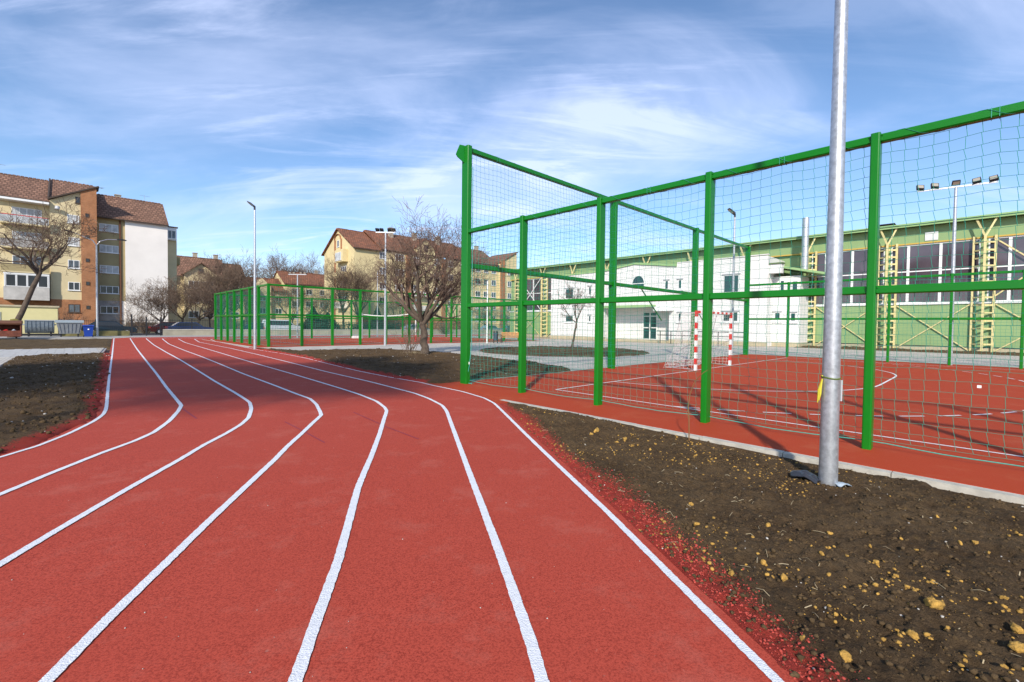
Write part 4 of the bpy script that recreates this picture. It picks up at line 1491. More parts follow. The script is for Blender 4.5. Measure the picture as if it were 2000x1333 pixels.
# local x runs to the right along the facade, y into the block
MB().box(-17, -8.972, 0.0, 10, 4.02, 16.0).build('wall', MATS['render_cream'], A)
MB().box(-17, -8.972, -0.02, 10, -0.1, 4.018).build('brick_base', MATS['brick_orange'], A)
MB().extrude_y([(-8.97, 4.02), (-6.252, 4.02), (-6.252, 17.45), (-8.97, 15.95)], -0.5, 9.8).build('wall', MATS['render_cream'], A)
MB().box(-8.97, -6.252, -0.52, 9.8, -0.1, 4.018).build('brick_base', MATS['brick_orange'], A)
MB().extrude_y([(-6.25, -0.1), (-4.78, -0.1), (-4.78, 18.2), (-6.25, 17.5)], -0.75, 9.8).build('brick_strip', MATS['brick_orange'], A)
MB().box(-4.779, -4.772, -0.74, 9.8, -0.1, 18.0).build('brick_return', MATS['brick_orange_side'], A)
vr = MB().bar((-9.1, 0.5, 16.05), (-4.55, 0.5, 18.42), 2.8, 0.16).build('verge', MATS['dark_wood'], A)
MB().box(-4.770, -2.402, 1.0, 10, 4.1, 15.0).build('wall', MATS['render_olive'], A)
MB().box(-4.770, -2.402, 0.95, 10, -0.1, 4.098).build('grey_base', MATS['render_grey'], A)
MB().box(-2.400, -1.952, 0.98, 10, 4.1, 15.0).build('wall', MATS['render_olive'], A)
MB().box(-2.400, -1.952, 0.98, 10, -0.1, 4.098).build('grey_base', MATS['render_white'], A)
MB().box(-1.950, 2.60, 0.80, 10, 1.3, 15.0).build('blank_wall', MATS['render_white'], A)
MB().box(-1.950, 2.60, 0.75, 10, -0.1, 1.298).build('dark_plinth', mat('plinth_dark', (0.10, 0.09, 0.075), 0.95, var=0.2), A)
MB().tube([(-2.45, 0.9, 0), (-2.45, 0.9, 14.7)], 0.10, 8).build('drain_pipe', MATS['rust_pipe'], A)
MB().box(2.602, 3.85, 2.4, 9, -0.1, 13.1).build('wall', MATS['render_cream'], A)
e = MB().box(2.602, 3.80, 2.0, 9, 13.102, 14.9).build('enclosed_balcony', MATS['upvc'], A)
MB().box(2.55, 3.95, 1.9, 9.1, 14.902, 15.05).build('cap', MATS['dark_wood'], e)
win(A, 2.75, 3.7, 13.3, 14.5, 1.99, 2, 1)
for z in (4.2, 7.0, 9.8):
    MB().box(3.852, 4.35, 3.2, 6, z, z + 1.1).build('balcony', MATS['render_olive'], A)
r1 = gable_roof(A, -17, -9.2, 0.0, 6.0, 12, 15.95, 19.4, over=0.7)
r2 = gable_roof(A, -8.9, -4.9, 0.6, 6.4, 12, 16.5, 19.75, over=0.3)
r3 = gable_roof(A, -4.5, 2.45, 0.9, 6.2, 12, 15.1, 18.7)
MB().extrude_x([(-0.3, 15.9), (6.0, 19.45), (6.0, 19.95), (-0.3, 16.4)], -9.15, -9.0).build('fire_wall', MATS['dark_wood'], r1)
chimney(r3, -2.3, 7.2, 17.0, 19.3)
sk = MB().box(-0.35, 0.35, -0.05, 0.02, 0, 0.5).mesh('skylight', MATS['dark_pane'])
for x, y, z in ((0.15, 2.2, 16.05), (-12.0, 2.6, 17.4)):
    o = put('skylight', sk, r3 if x > -5 else r1, (x, y, z))
    o.rotation_euler = (R(-57), 0, 0)
MB().extrude_y([(-4.6, 18.35), (-4.0, 18.42), (-4.3, 18.30)], -0.6, -0.55).build('gutter_spout', MATS['dark_wood'], vr)
def aerial(roof, x, y, z, h):
    a = MB().tube([(x, y, z), (x, y, z + h)], 0.02, 5).tube([(x - 0.5, y, z + h - 0.1), (x + 0.6, y, z + h - 0.1)], 0.014, 4)
    for k in range(6):
        a.tube([(x - 0.45 + k * 0.19, y - 0.28 + k * 0.03, z + h - 0.1), (x - 0.45 + k * 0.19, y + 0.28 - k * 0.03, z + h - 0.1)], 0.009, 3)
    a.build('aerial', MATS['galvanised'], roof)


aerial(r1, -13.5, 6.2, 19.2, 1.6)
aerial(r3, 0.6, 6.4, 18.5, 1.3)
# balconies of the left bay
for i, (zs, ztop, m) in enumerate(((12.55, 13.65, 'render_cream'), (9.75, 10.85, 'render_grey'), (6.95, 8.0, 'render_olive'))):
    b = MB().box(-12.95, -9.02, -1.2, -0.002, zs, zs + 0.16).build('balcony', MATS['render_cream'], A)
    MB().box(-12.95, -9.02, -1.2, -1.12, zs + 0.161, ztop - 0.12).build('parapet', MATS[m if i else 'curtain_pane'], b)
    MB().box(-12.95, -9.02, -1.215, -1.105, ztop - 0.118, ztop - 0.04).build('handrail', MATS['red_paint' if i == 0 else 'dark_wood'], b)
    MB().box(-12.95, -12.88, -1.1, -0.01, zs + 0.161, ztop - 0.12).build('parapet', MATS[m], b)
    win(A, -12.1, -9.65, ztop - 0.1, ztop + 1.0, -0.002, 4, (0, 0, 1)[i])
MB().box(-13.0, -9.0, -1.3, -0.01, 15.25, 15.48).build('balcony_roof', MATS['white_paint'], A)
b = MB().box(-12.75, -9.05, -1.25, -0.003, 3.8, 5.3).build('glazed_balcony', mat('balcony_grey', (0.45, 0.43, 0.40), 0.8, var=0.2, vscale=1.5), A)
MB().box(-12.75, -9.05, -1.2, -0.003, 6.75, 6.9).build('head', MATS['white_paint'], b)
MB().box(-12.70, -12.62, -1.2, -0.003, 5.301, 6.749).box(-9.13, -9.06, -1.2, -0.003, 5.301, 6.749).build('jamb', MATS['white_paint'], b)
for k in range(4):
    win(A, -12.60 + k * 0.865, -11.75 + k * 0.865, 5.33, 6.74, -1.12, 1, 2, sill=False)
# windows of the rendered strip and the olive bay
for k, z in enumerate((2.45, 5.2, 7.92, 10.7, 13.48)):
    win(A, -7.45, -6.40, z, z + 1.02, -0.502, 2, (1, 2, 1, 0, 0)[k], 'upvc' if k else 'dark_wood')
win(A, -6.72, -6.27, 16.0, 16.8, -0.502, 1, 2, 'dark_wood')
for z in (2.9, 5.9, 8.8, 11.7, 14.4):
    win(A, -5.85, -5.50, z, z + 0.45, -0.752, 1, 2, 'dark_wood', sill=False)
for k, z in enumerate((2.42, 5.05, 7.73, 10.4, 13.15)):
    win(A, -4.5, -2.62, z, z + 0.98, 0.998 if k else 0.948, 3, (2, 2, 0, 0, 0)[k], 'upvc')
MB().tube([(-8.3, -0.52, 14.9), (-8.3, -0.95, 14.95)], 0.03, 6).tube([(-8.32, -1.0, 14.85), (-8.28, -0.9, 15.2)], 0.22, 12).build('satellite_dish', MATS['plate_grey'], A)

# ---- block in the middle distance ------------------------------------------------
t0B = 30.0
B = thing('apartment_block', 'yellow rendered block with red tiled roof and gable end behind the big tree', 'apartment building', -71, t0B, R(90))
RY = MATS['render_yellow']
D_ = 13.8
MB().extrude_x([(0, -0.1), (D_, -0.1), (D_, 15.5), (D_ / 2, 19.6), (0, 15.5)], 0, 0.35).build('gable_wall', RY, B)
MB().box(0.352, 27.0, 0, D_, 2.6, 15.4).build('wall', RY, B)
MB().box(0.352, 27.0, -0.03, D_, -0.1, 2.598).build('brick_base', MATS['brick_orange'], B)
rB = gable_roof(B, -0.2, 5.0, 0, D_ / 2, D_, 15.5, 19.6, 'roof_tile_red', 0.5)
rB2 = gable_roof(B, 5.4, 27.2, 0.2, D_ / 2, D_ - 0.2, 15.9, 20.1, 'roof_tile_red', 0.5)
for x, h in ((10.4, 21.2), (16, 20.9), (22, 21.0)):
    chimney(rB2, x, 5.6, 18.5, h, 0.8)
# gable end: brick strip framing an arched attic light, bay of windows
MB().box(-0.06, -0.002, 8.1, 8.8, 0, 17.6).build('brick_strip', MATS['brick_orange_side'], B)
MB().box(-0.06, -0.002, 5.3, 5.9, 15.6, 17.6).build('brick_strip', MATS['brick_orange_side'], B)
ar = MB()
for k in range(7):
    a0, a1 = R(180 * k / 7), R(180 * (k + 1) / 7)
    ar.bar((-0.03, 7.05 + 1.4 * math.cos(a0), 17.6 + 1.1 * math.sin(a0)), (-0.03, 7.05 + 1.4 * math.cos(a1), 17.6 + 1.1 * math.sin(a1)), 0.07, 0.5, up=(1, 0, 0))
ar.build('brick_arch', MATS['brick_orange_side'], B)


def gwin(y0, y1, z0, z1, nx, pane, x=-0.002):
    """window on the gable end, facing -x"""
    o = win(B, 0, y1 - y0, z0, z1, 0, nx, pane)
    o.location = (x, y1, z0)
    o.rotation_euler = (0, 0, R(-90))
    return o


gwin(6.5, 7.5, 16.2, 17.5, 2, 2)
bay = MB().box(-1.0, -0.003, 2.6, 6.4, 13.0, 15.3).build('bay', RY, B)
gwin(3.4, 6.0, 13.3, 14.8, 3, 0, -1.002)
for z in (10.2, 7.4, 4.5):
    b = MB().box(-1.1, -0.003, 2.8, 6.2, z - 0.2, z + 0.9).build('balcony', MATS['render_white'] if z < 5 else RY, B)
    gwin(3.3, 5.8, z + 0.95, z + 2.1, 3, 2)
for z in (13.9, 10.95, 8.1, 5.3):
    for k, x in enumerate((4.95, 8.3, 12.4, 17.4, 21.0, 24.3)):
        w = 1.2 if k != 1 else 1.9
        win(B, x, x + w, z, z + 1.25, -0.002, 2 if k != 1 else 3, (int(z) + k) % 3)
for x0 in (9.6 + 1.1, 19.3):
    MB().box(x0, x0 + 0.9, -0.25, -0.004, 0, 15.2).build('brick_strip', MATS['brick_orange'], B)
for z in (7.1, 4.2):
    MB().box(12.1, 15.0, -1.1, -0.005, z, z + 1.0).build('balcony', MATS['render_white'], B)
dm = MB().extrude_y([(13.0, 15.4), (17.3, 15.4), (17.3, 16.9), (15.1, 18.9), (13.0, 16.9)], -0.3, 4.5).build('dormer', RY, B)
MB().bar((15.1, 2, 19.05), (12.7, 2, 16.85), 4.9, 0.16).bar((15.1, 2, 19.05), (17.6, 2, 16.85), 4.9, 0.16).build('dormer_roof', MATS['roof_tile_red'], dm)
win(B, 14.6, 15.6, 16.4, 17.7, -0.302, 2, 2, 'dark_wood')

B2 = thing('apartment_block', 'distant cream block with slanted roof end and brick strip seen behind the corner post', 'apartment building', -71, t0B + 27.5, R(90))
MB().box(0, 7.9, 0.0, 12, -0.1, 15.6).build('wall', RY, B2)
MB().extrude_y([(7.902, -0.1), (13.4, -0.1), (13.4, 18.9), (7.902, 16.0)], -0.6, 12).build('wall', RY, B2)
MB().box(8.0, 9.3, -0.9, -0.602, 0, 16.8).build('brick_strip', MATS['brick_orange'], B2)
gable_roof(B2, 0.2, 7.9, 0, 6, 12, 15.6, 19.4)
MB().bar((7.7, 4, 16.1), (13.7, 4, 19.3), 9.6, 0.2).build('shed_roof', MATS['roof_tile'], B2)
for z in (13.5, 10.7, 7.9, 5.1, 2.3):
    for x in (1.0, 3.4, 5.8):
        win(B2, x, x + 1.4, z, z + 1.25, -0.002, 2, int(z + x) % 3)
    win(B2, 10.4, 11.7, z, z + 1.25, -0.602, 2, int(z) % 3)
chimney(B2, 6.5, 6.5, 18.5, 20.6, 0.8)

A2 = thing('apartment_block', 'brown roofed block with a front gable, half hidden by trees right of the white wall', 'apartment building', -95, 6.5, R(90))
MB().box(0, 8.6, 0, 9, -0.1, 10.2).build('wall', MATS['render_yellow'], A2)
MB().box(8.602, 11.6, 0.6, 9, -0.1, 9.9).build('wall', MATS['render_yellow'], A2)
MB().extrude_y([(1.4, -0.1), (6.6, -0.1), (6.6, 10.4), (4.0, 12.4), (1.4, 10.4)], -1.0, 3).build('front_gable', MATS['render_cream'], A2)
ra = gable_roof(A2, -0.2, 8.2, 0, 4.6, 9.2, 10.2, 14.0)
gable_roof(A2, 8.6, 11.8, 0.6, 4.8, 9, 9.9, 13.3)
MB().bar((4.0, 0.5, 12.6), (1.0, 0.5, 10.2), 4.0, 0.16).bar((4.0, 0.5, 12.6), (7.0, 0.5, 10.2), 4.0, 0.16).build('gable_roof', MATS['roof_tile'], A2)
for x in (0.4, 4.0, 7.5):
    chimney(ra, x, 5.0, 13.0, 15.0, 0.7)
for z in (7.8, 5.0, 2.2):
    for x in (2.0, 4.3):
        win(A2, x, x + 1.6, z, z + 1.3, -1.002, 2, 2)
    win(A2, 9.2, 10.6, z, z + 1.3, 0.598, 2, 2)
win(A2, 3.6, 4.4, 10.7, 11.5, -1.002, 1, 2, 'dark_wood')

C1 = thing('apartment_block', 'low red roofed house with a small gable behind the far court posts', 'house', -100, t_on(492, -100), R(90))
MB().box(0, 7.0, 0, 8, -0.1, 8.6).build('wall', RY, C1)
gable_roof(C1, 0, 7.0, 0, 4, 8, 8.6, 11.3, 'roof_tile_red')
MB().extrude_y([(0.2, -0.1), (3.6, -0.1), (3.6, 9.2), (1.9, 11.0), (0.2, 9.2)], -0.8, 3).build('front_gable', MATS['render_cream'], C1)
for z in (6.2, 3.4):
    win(C1, 1.3, 2.5, z, z + 1.2, -0.802, 2, 1)
    win(C1, 4.6, 6.0, z, z + 1.2, -0.002, 2, 2)
C2 = thing('apartment_block', 'taller red roofed block behind the trees left of the yellow gable', 'apartment building', -100, t_on(556, -100), R(90))
MB().extrude_x([(0, -0.1), (10, -0.1), (10, 10.4), (5, 13.2), (0, 10.4)], 0, 0.3).build('gable_wall', RY, C2)
MB().box(0.302, 11.5, 0, 10, -0.1, 10.3).build('wall', RY, C2)
rc = gable_roof(C2, 0, 11.5, 0, 5, 10, 10.4, 13.3, 'roof_tile_red')
chimney(rc, 9, 5.5, 12.5, 14.3, 0.6)
for z in (8.0, 5.2, 2.4):
    for x in (1.5, 4.6, 7.8):
        win(C2, x, x + 1.4, z, z + 1.25, -0.002, 2, int(z) % 3)

# ================================================================== TREES
def gen_tree(seed, H, r0, fork, nmain, lean=(0, 0), spread=0.75, counts=(7, 6, 5, 3), rmin=0.006, up=0.10, droop=0.0, curve=None, len0=0.62, tw=1.0):
    """bare tree: trunk mesh and a crown of limbs, branches and twigs"""
    rg = random.Random(seed)
    trunk, crown = MB(), MB()

    def rnd():
        return Vector((rg.gauss(0, 1), rg.gauss(0, 1), rg.gauss(0, 1)))

    pts, rad = [], []
    n = 8
    for k in range(n + 1):
        u = k / n
        off = Vector(curve(u)) if curve else Vector((lean[0] * u, lean[1] * u, 0))
        pts.append(Vector((off.x + rg.uniform(-1, 1) * r0 * 0.22, off.y + rg.uniform(-1, 1) * r0 * 0.22, fork * u - (0.15 if k == 0 else 0))))
        rad.append(r0 * (1.35 - 0.35 * min(1, u * 5)) * (1 - 0.28 * u) * rg.uniform(0.95, 1.06))
    trunk.tube(pts, rad, 12)
    tip = pts[-1]

    def grow(p, d, L, r, lvl):
        nseg = (6, 5, 4, 3, 2)[lvl]
        sides = (8, 6, 4, 3, 3)[lvl]
        P, Rr = [p.copy()], [r]
        q = p.copy()
        dd = d.copy()
        for k in range(nseg):
            dd = (dd + rnd() * (0.13 + 0.04 * lvl) + Vector((0, 0, up - droop * lvl * (k / nseg)))).normalized()
            q = q + dd * (L / nseg)
            P.append(q.copy())
            Rr.append(max(rmin, r * (1 - 0.62 * (k + 1) / nseg)))
        (trunk if lvl == 0 else crown).tube(P, Rr, sides, False)
        if lvl + 1 > len(counts):
            return
        nc = counts[lvl] if lvl < len(counts) else 0
        for c in range(nc):
            u = rg.uniform(0.28, 1.0) if c else 1.0
            f = u * nseg
            i = min(int(f), nseg - 1)
            pos = P[i].lerp(P[i + 1], f - i)
            dr = (P[i + 1] - P[i]).normalized()
            side = rnd()
            side = (side - dr * side.dot(dr)).normalized()
            ang = rg.uniform(0.45, 0.95) * (spread + 0.25)
            nd = (dr * math.cos(ang) + side * math.sin(ang)).normalized()
            rr = max(rmin, Rr[i] * rg.uniform(0.45, 0.68))
            grow(pos, nd, L * rg.uniform(0.45, 0.72) * (tw if lvl >= 2 else 1), rr, lvl + 1)

    for k in range(nmain):
        a = 2 * math.pi * (k + rg.uniform(-0.25, 0.25)) / nmain
        el = rg.uniform(0.5, 1.15) / max(spread, 0.3) * 0.75
        d = Vector((math.cos(a) * math.cos(el), math.sin(a) * math.cos(el), math.sin(el))).normalized()
        start = tip if k < nmain * 0.6 else pts[-2].lerp(tip, rg.uniform(0.1, 0.9))
        grow(start, d, (H - fork) * len0 * rg.uniform(0.85, 1.15), r0 * rg.uniform(0.42, 0.62), 0)
    return trunk, crown


def tree(name, label, s, t, gen, group=None, bark='bark', tw='twig', rot=0.0):
    root = thing(name, label, 'tree', s, t, rot, group)
    tk, cr = gen
    if isinstance(tk, MB):
        tk = tk.mesh('trunk', MATS[bark], True)
        cr = cr.mesh('crown', MATS[tw])
    put('trunk', tk, root)
    put('crown', cr, root)
    return root, (tk, cr)


# big bare tree between the courts
s_, t_ = ground_at(829, 694)
tree('bare_tree', 'big spreading bare tree in the soil bed before the tall corner post', s_, t_,
     gen_tree(44, 5.75, 0.20, 1.6, 8, (0.1, 0.05), 0.80, (7, 5, 5, 3), 0.0058, 0.11, len0=0.62, tw=1.05), tw='twig_purple', rot=R(165))
# suckers and shrub stems at its foot
sh = MB()
rg = random.Random(12)
for k in range(26):
    a = rg.uniform(0, 6.28)
    r = rg.uniform(0.02, 0.25)
    p = [(-0.12 + r * math.cos(a), -0.12 + r * math.sin(a), 0)]
    d = Vector((rg.gauss(0, 0.35), rg.gauss(0, 0.35), 1.0)).normalized()
    L = rg.uniform(0.6, 2.4)
    for j in range(4):
        d = (d + Vector((rg.gauss(0, 0.16), rg.gauss(0, 0.16), 0))).normalized()
        q = Vector(p[-1]) + d * L / 4
        p.append(tuple(q))
        if j > 0:
            for c in range(2):
                e = (d + Vector((rg.gauss(0, 0.6), rg.gauss(0, 0.6), 0.1))).normalized() * rg.uniform(0.2, 0.5)
                sh.tube([q, q + e * 0.5, q + e], [0.006, 0.005, 0.003], 3, False)
    sh.tube(p, [0.014, 0.012, 0.010, 0.008, 0.005], 4, False)
root = thing('shrub', 'tangle of thin bare shoots at the left foot of the big bare tree', 'shrub', s_ - 0.35, t_ - 0.42)
sh.build('stems', MATS['twig'], root)
gs = MB()
for k in range(420):
    a, r = rg.uniform(0, 6.28), abs(rg.gauss(0, 0.32))
    x, y = r * math.cos(a), r * math.sin(a)
    h = rg.uniform(0.08, 0.26)
    dx, dy = rg.gauss(0, 0.08), rg.gauss(0, 0.08)
    gs.add([(x - 0.006, y, 0), (x + 0.006, y, 0), (x + dx, y + dy, h)], [(0, 1, 2)])
o = gs.build('grass_tuft', MATS['straw'], root)

# leaning tree before the left block
s_l, t_l = -47.0, t_on(22, -47.0)


def lean_curve(u):
    return (0.0, 1.7 * u ** 1.1, 0)


tree('bare_tree', 'leaning bare tree with dark crooked trunk before the cream shelter at the left', s_l, t_l,
     gen_tree(27, 10.6, 0.21, 5.6, 7, (0, 0), 0.9, (5, 4, 4, 3), 0.012, 0.08, curve=lean_curve, len0=0.68, tw=1.0))
# small tree on the round bed
s_, t_ = ground_at(1117, 682)
tree('young_tree', 'small young bare tree on the round bed before the white annex', s_, t_,
     gen_tree(63, 4.4, 0.075, 1.85, 5, (0.25, 0.15), 0.72, (5, 4, 3, 2), 0.007, 0.12, len0=0.52, tw=0.75), tw='twig_purple')
# trees behind the boundary wall: four grown forms shared between them
forms = {}
defs = {'a': (101, 9.5, 0.16, 2.2, 6, 0.75), 'b': (102, 12.5, 0.20, 3.4, 7, 0.62), 'c': (103, 7.5, 0.13, 1.6, 6, 0.9), 'd': (104, 11.0, 0.17, 2.6, 8, 0.55)}
bg = [
    (312, -58, 'c', 0.90, 'small bare tree standing before the blank white wall'),
    (352, -60, 'a', 0.82, 'bare tree just right of the blank white wall'),
    (384, -57, 'c', 1.07, 'dark bushy bare tree between the white wall and the far court'),
    (410, -62, 'a', 0.84, 'bare tree before the gable of the brown roofed block'),
    (436, -62, 'd', 0.89, 'bare tree rising over the left end of the far court fence'),
    (462, -84, 'd', 1.25, 'tall thin bare tree at the right end of the brown roofed block'),
    (482, -78, 'b', 0.69, 'low bare tree in the gap left of the slim single lamp pole'),
    (545, -110, 'd', 1.68, 'bare tree topping the low red roofed house'),
    (568, -66, 'a', 0.88, 'bare tree behind the corner posts of the far court'),
    (598, -112, 'b', 1.51, 'tall bare tree rising above the red roof left of the yellow gable'),
    (614, -64, 'c', 1.12, 'bare tree behind the short floodlight pole'),
    (672, -64, 'b', 1.00, 'bare tree before the balconies of the yellow gable end'),
    (704, -66, 'd', 1.07, 'bare tree before the right edge of the yellow gable end'),
    (775, -64, 'a', 0.90, 'bare tree behind the right end of the volleyball net'),
    (880, -62, 'b', 0.90, 'bare tree hidden behind the crown of the big bare tree'),
    (945, -60, 'c', 0.90, 'bare tree seen through the net right of the tall corner post'),
    (990, -48, 'c', 0.69, 'small bare tree at the right end of the far court'),
]
for i, (px, s, f, k, label) in enumerate(bg):
    if f not in forms:
        sd, H, r0, fk, nm, sp = defs[f]
        tk, cr = gen_tree(sd, H, r0, fk, nm, (0.3, 0.2), sp, (6, 5, 5, 3), 0.0095, 0.10, len0=0.48)
        forms[f] = (tk.mesh('trunk', MATS['bark'], True), cr.mesh('crown', MATS['twig']))
    root, _ = tree('bare_tree', label, s, t_on(px, s), forms[f], 'bare trees behind the boundary wall', rot=R(47 * i))
    root.scale = (k, k, k)


def leaf_cloud(n, rx, ry, rz, cz, size, seed, cone=False):
    rg = np.random.RandomState(seed)
    V, F = [], []
    cl = rg.randn(60, 3)
    cl /= np.linalg.norm(cl, axis=1, keepdims=True)
    cl *= rg.uniform(0.25, 0.95, (60, 1))
    for k in range(n):
        c = cl[rg.randint(60)] + rg.randn(3) * 0.14
        if cone:
            u = rg.rand()
            a = rg.rand() * 6.283
            rr = (1 - u) * (0.55 + 0.45 * rg.rand()) * (1 + 0.2 * math.sin(a * 5))
            c = np.array([rr * math.cos(a), rr * math.sin(a), u * 2 - 1])
        p = c * np.array([rx, ry, rz]) + np.array([0, 0, cz])
        d1 = rg.randn(3)
        d2 = rg.randn(3)
        d1 *= size / np.linalg.norm(d1)
        d2 *= size * 0.6 / np.linalg.norm(d2)
        b = len(V)
        V += [p - d1, p + d2, p + d1, p - d2]
        F.append((b, b + 1, b + 2, b + 3))
    return np_mesh('foliage', np.array(V), np.array(F))


def conifer(label, px, s, h, w, seed, cone=True):
    root = thing('conifer', label, 'tree', s, t_on(px, s))
    me = leaf_cloud(2600, w, w, h / 2, h / 2 + 0.15, 0.16, seed, cone)
    me.materials.append(MATS['needle'])
    put('foliage', me, root)
    MB().tube([(0, 0, -0.1), (0, 0, h * 0.8)], [0.12, 0.03], 8).build('trunk', MATS['bark'], root)


conifer('dark green conical conifer before the yellow block behind the volleyball net', 737, -60, 4.2, 1.7, 1)
conifer('dark evergreen rising behind the middle posts of the far court', 612, -57, 3.6, 2.2, 2)
conifer('low dark evergreen behind the near corner of the far court', 640, -56, 2.8, 2.4, 3, True)


def hedge(label, px0, px1, s, h, seed):
    a, b = t_on(px0, s), t_on(px1, s)
    root = thing('hedge', label, 'hedge', s, (a + b) / 2)
    me = leaf_cloud(3000, 0.6, (b - a) / 2 * 1.05, h / 2 * 1.05, h / 2, 0.13, seed)
    me.materials.append(MATS['needle'])
    put('foliage', me, root)
    st = MB()
    for k in range(8):
        y = (b - a) * (k + 0.5) / 8 - (b - a) / 2
        st.tube([(0, y, 0), (0.05, y + 0.1, h * 0.8)], [0.03, 0.01], 5)
    st.build('stems', MATS['bark'], root)


hedge('dark clipped hedge along the street behind the far court', 655, 800, -55.5, 1.7, 5)
hedge('dark hedge behind the left posts of the far court', 560, 640, -54.5, 1.5, 6)


def bush(label, px, s, h, seed, n=40):
    root = thing('shrub', label, 'shrub', s, t_on(px, s))
    rg = random.Random(seed)
    m = MB()
    for k in range(n):
        d = Vector((rg.gauss(0, 0.5), rg.gauss(0, 0.5), 1)).normalized()
        p = Vector((rg.uniform(-0.3, 0.3), rg.uniform(-0.3, 0.3), 0))
        P = [p]
        L = h * rg.uniform(0.6, 1.0)
        for j in range(4):
            d = (d + Vector((rg.gauss(0, 0.15), rg.gauss(0, 0.15), 0.02))).normalized()
            P.append(P[-1] + d * L / 4)
            for c in range(3):
                e = (d + Vector((rg.gauss(0, 0.6), rg.gauss(0, 0.6), 0.1))).normalized() * rg.uniform(0.3, 0.7)
                m.tube([P[-1], P[-1] + e], [0.010, 0.006], 3, False)
        m.tube(P, [0.022, 0.018, 0.015, 0.012, 0.008], 3, False)
    m.build('stems', MATS['twig'], root)


bush('bare bush before the brick base left of the street lamp', 124, -63, 3.2, 1)
bush('bare bush against the foot of the drain pipe right of the street lamp', 262, -63, 3.4, 2)
bush('low bare bush beside the gate in front of the white wall', 285, -60, 2.2, 3)
bush('reddish bare bush behind the trunk of the big bare tree', 868, -49, 2.2, 4)

# two evergreen trees behind the photographer: their shade lies across the track
for i, (x, y, hc, rx, rz) in enumerate(((-16.5, -6.6, 11.6, 4.6, 2.5), (-9.6, -6.0, 11.8, 4.2, 2.4))):
    s, t = (Vector((x, y)) - C0).dot(E1), (Vector((x, y)) - C0).dot(E2)
    root = thing('evergreen_tree', ('broad crowned evergreen tree behind the camera, farther left', 'broad crowned evergreen tree behind the camera, nearer the track')[i], 'tree', s, t)
    me = leaf_cloud(7000, rx, rx, rz, hc, 0.24, 70 + i)
    me.materials.append(MATS['leaf'])
    put('crown', me, root)
    tk = MB().tube([(0, 0, -0.1), (0.1, 0, 3), (0.0, 0.1, 7), (0, 0, hc)], [0.24, 0.19, 0.15, 0.06], 10)
    for k in range(9):
        a = k * 0.7
        tk.tube([(0, 0, hc - 2.5), (rx * 0.4 * math.cos(a), rx * 0.4 * math.sin(a), hc - 1.2), (rx * 0.8 * math.cos(a), rx * 0.8 * math.sin(a), hc - 0.2)], [0.10, 0.06, 0.03], 5)
    tk.build('trunk', MATS['bark'], root)

# ================================================================== BOUNDARY WALL, GATE, STREET
wall = thing('boundary_wall', 'low concrete wall topped by a black railing along the street', 'wall', -50.3, 0)
y0w = t_on(318, -50.3)
MB().box(-0.15, 0.15, y0w, 62, -0.15, 0.58).build('wall_body', mat('wall_concrete', (0.33, 0.30, 0.23), 0.95, var=0.25, vscale=0.7, bump=0.3), wall)
cp = MB().box(-0.19, 0.19, 0.01, 2.49, 0.581, 0.66).mesh('coping_stone', MATS['kerb_concrete'])
rp = MB()
for k in range(17):
    rp.box(-0.012, 0.012, 0.066 + k * 0.148, 0.09 + k * 0.148, 0.66, 1.72)
rp.box(-0.015, 0.015, 0.0, 2.5, 0.78, 0.82).box(-0.015, 0.015, 0.0, 2.5, 1.58, 1.62)
rp.box(-0.03, 0.03, -0.03, 0.03, 0.66, 1.78)
rp = rp.mesh('railing_panel', MATS['black_steel'])
for k in range(24):
    y = y0w + k * 2.5
    put('coping_stone', cp, wall, (0, y, 0))
    put('railing_panel', rp, wall, (0, y, 0))
wl2 = thing('boundary_wall', 'short stretch of mossy low wall and railing between blue bin and gate', 'wall', -50.3, 0)
ya, yb = t_on(120, -50.3), t_on(253, -50.3)
MB().box(-0.15, 0.15, ya, yb, -0.15, 0.5).build('wall_body', mat('wall_moss', (0.17, 0.15, 0.06), 0.95, var=0.35, vscale=1.2, bump=0.4), wl2)
k = 0
while ya + k * 2.5 + 2.5 < yb + 1.2:
    put('railing_panel', rp, wl2, (0, min(ya + k * 2.5, yb - 2.5), -0.16))
    k += 1
gate = thing('street_gate', 'black iron double gate between the two stretches of low wall', 'gate', -50.3, yb + 0.05)
gl = y0w - yb - 0.1
for y in (0.12, gl / 2, gl - 0.12):
    MB().box(-0.06, 0.06, y - 0.06, y + 0.06, -0.1, 2.15 if y < 1 else 1.9).build('gate_post', MATS['black_steel'], gate)
for i in range(2):
    a, b = 0.22 + i * (gl / 2 - 0.1), gl / 2 - 0.11 + i * (gl / 2 - 0.1)
    g = MB()
    for z in (0.15, 0.9, 1.55):
        g.box(-0.02, 0.02, a, b, z, z + 0.05)
    n = int((b - a) / 0.14)
    for k in range(n + 1):
        y = a + (b - a) * k / n
        g.box(-0.01, 0.01, y - 0.01, y + 0.01, 0.1, 1.68)
    g.build('gate_leaf', MATS['black_steel'], gate)


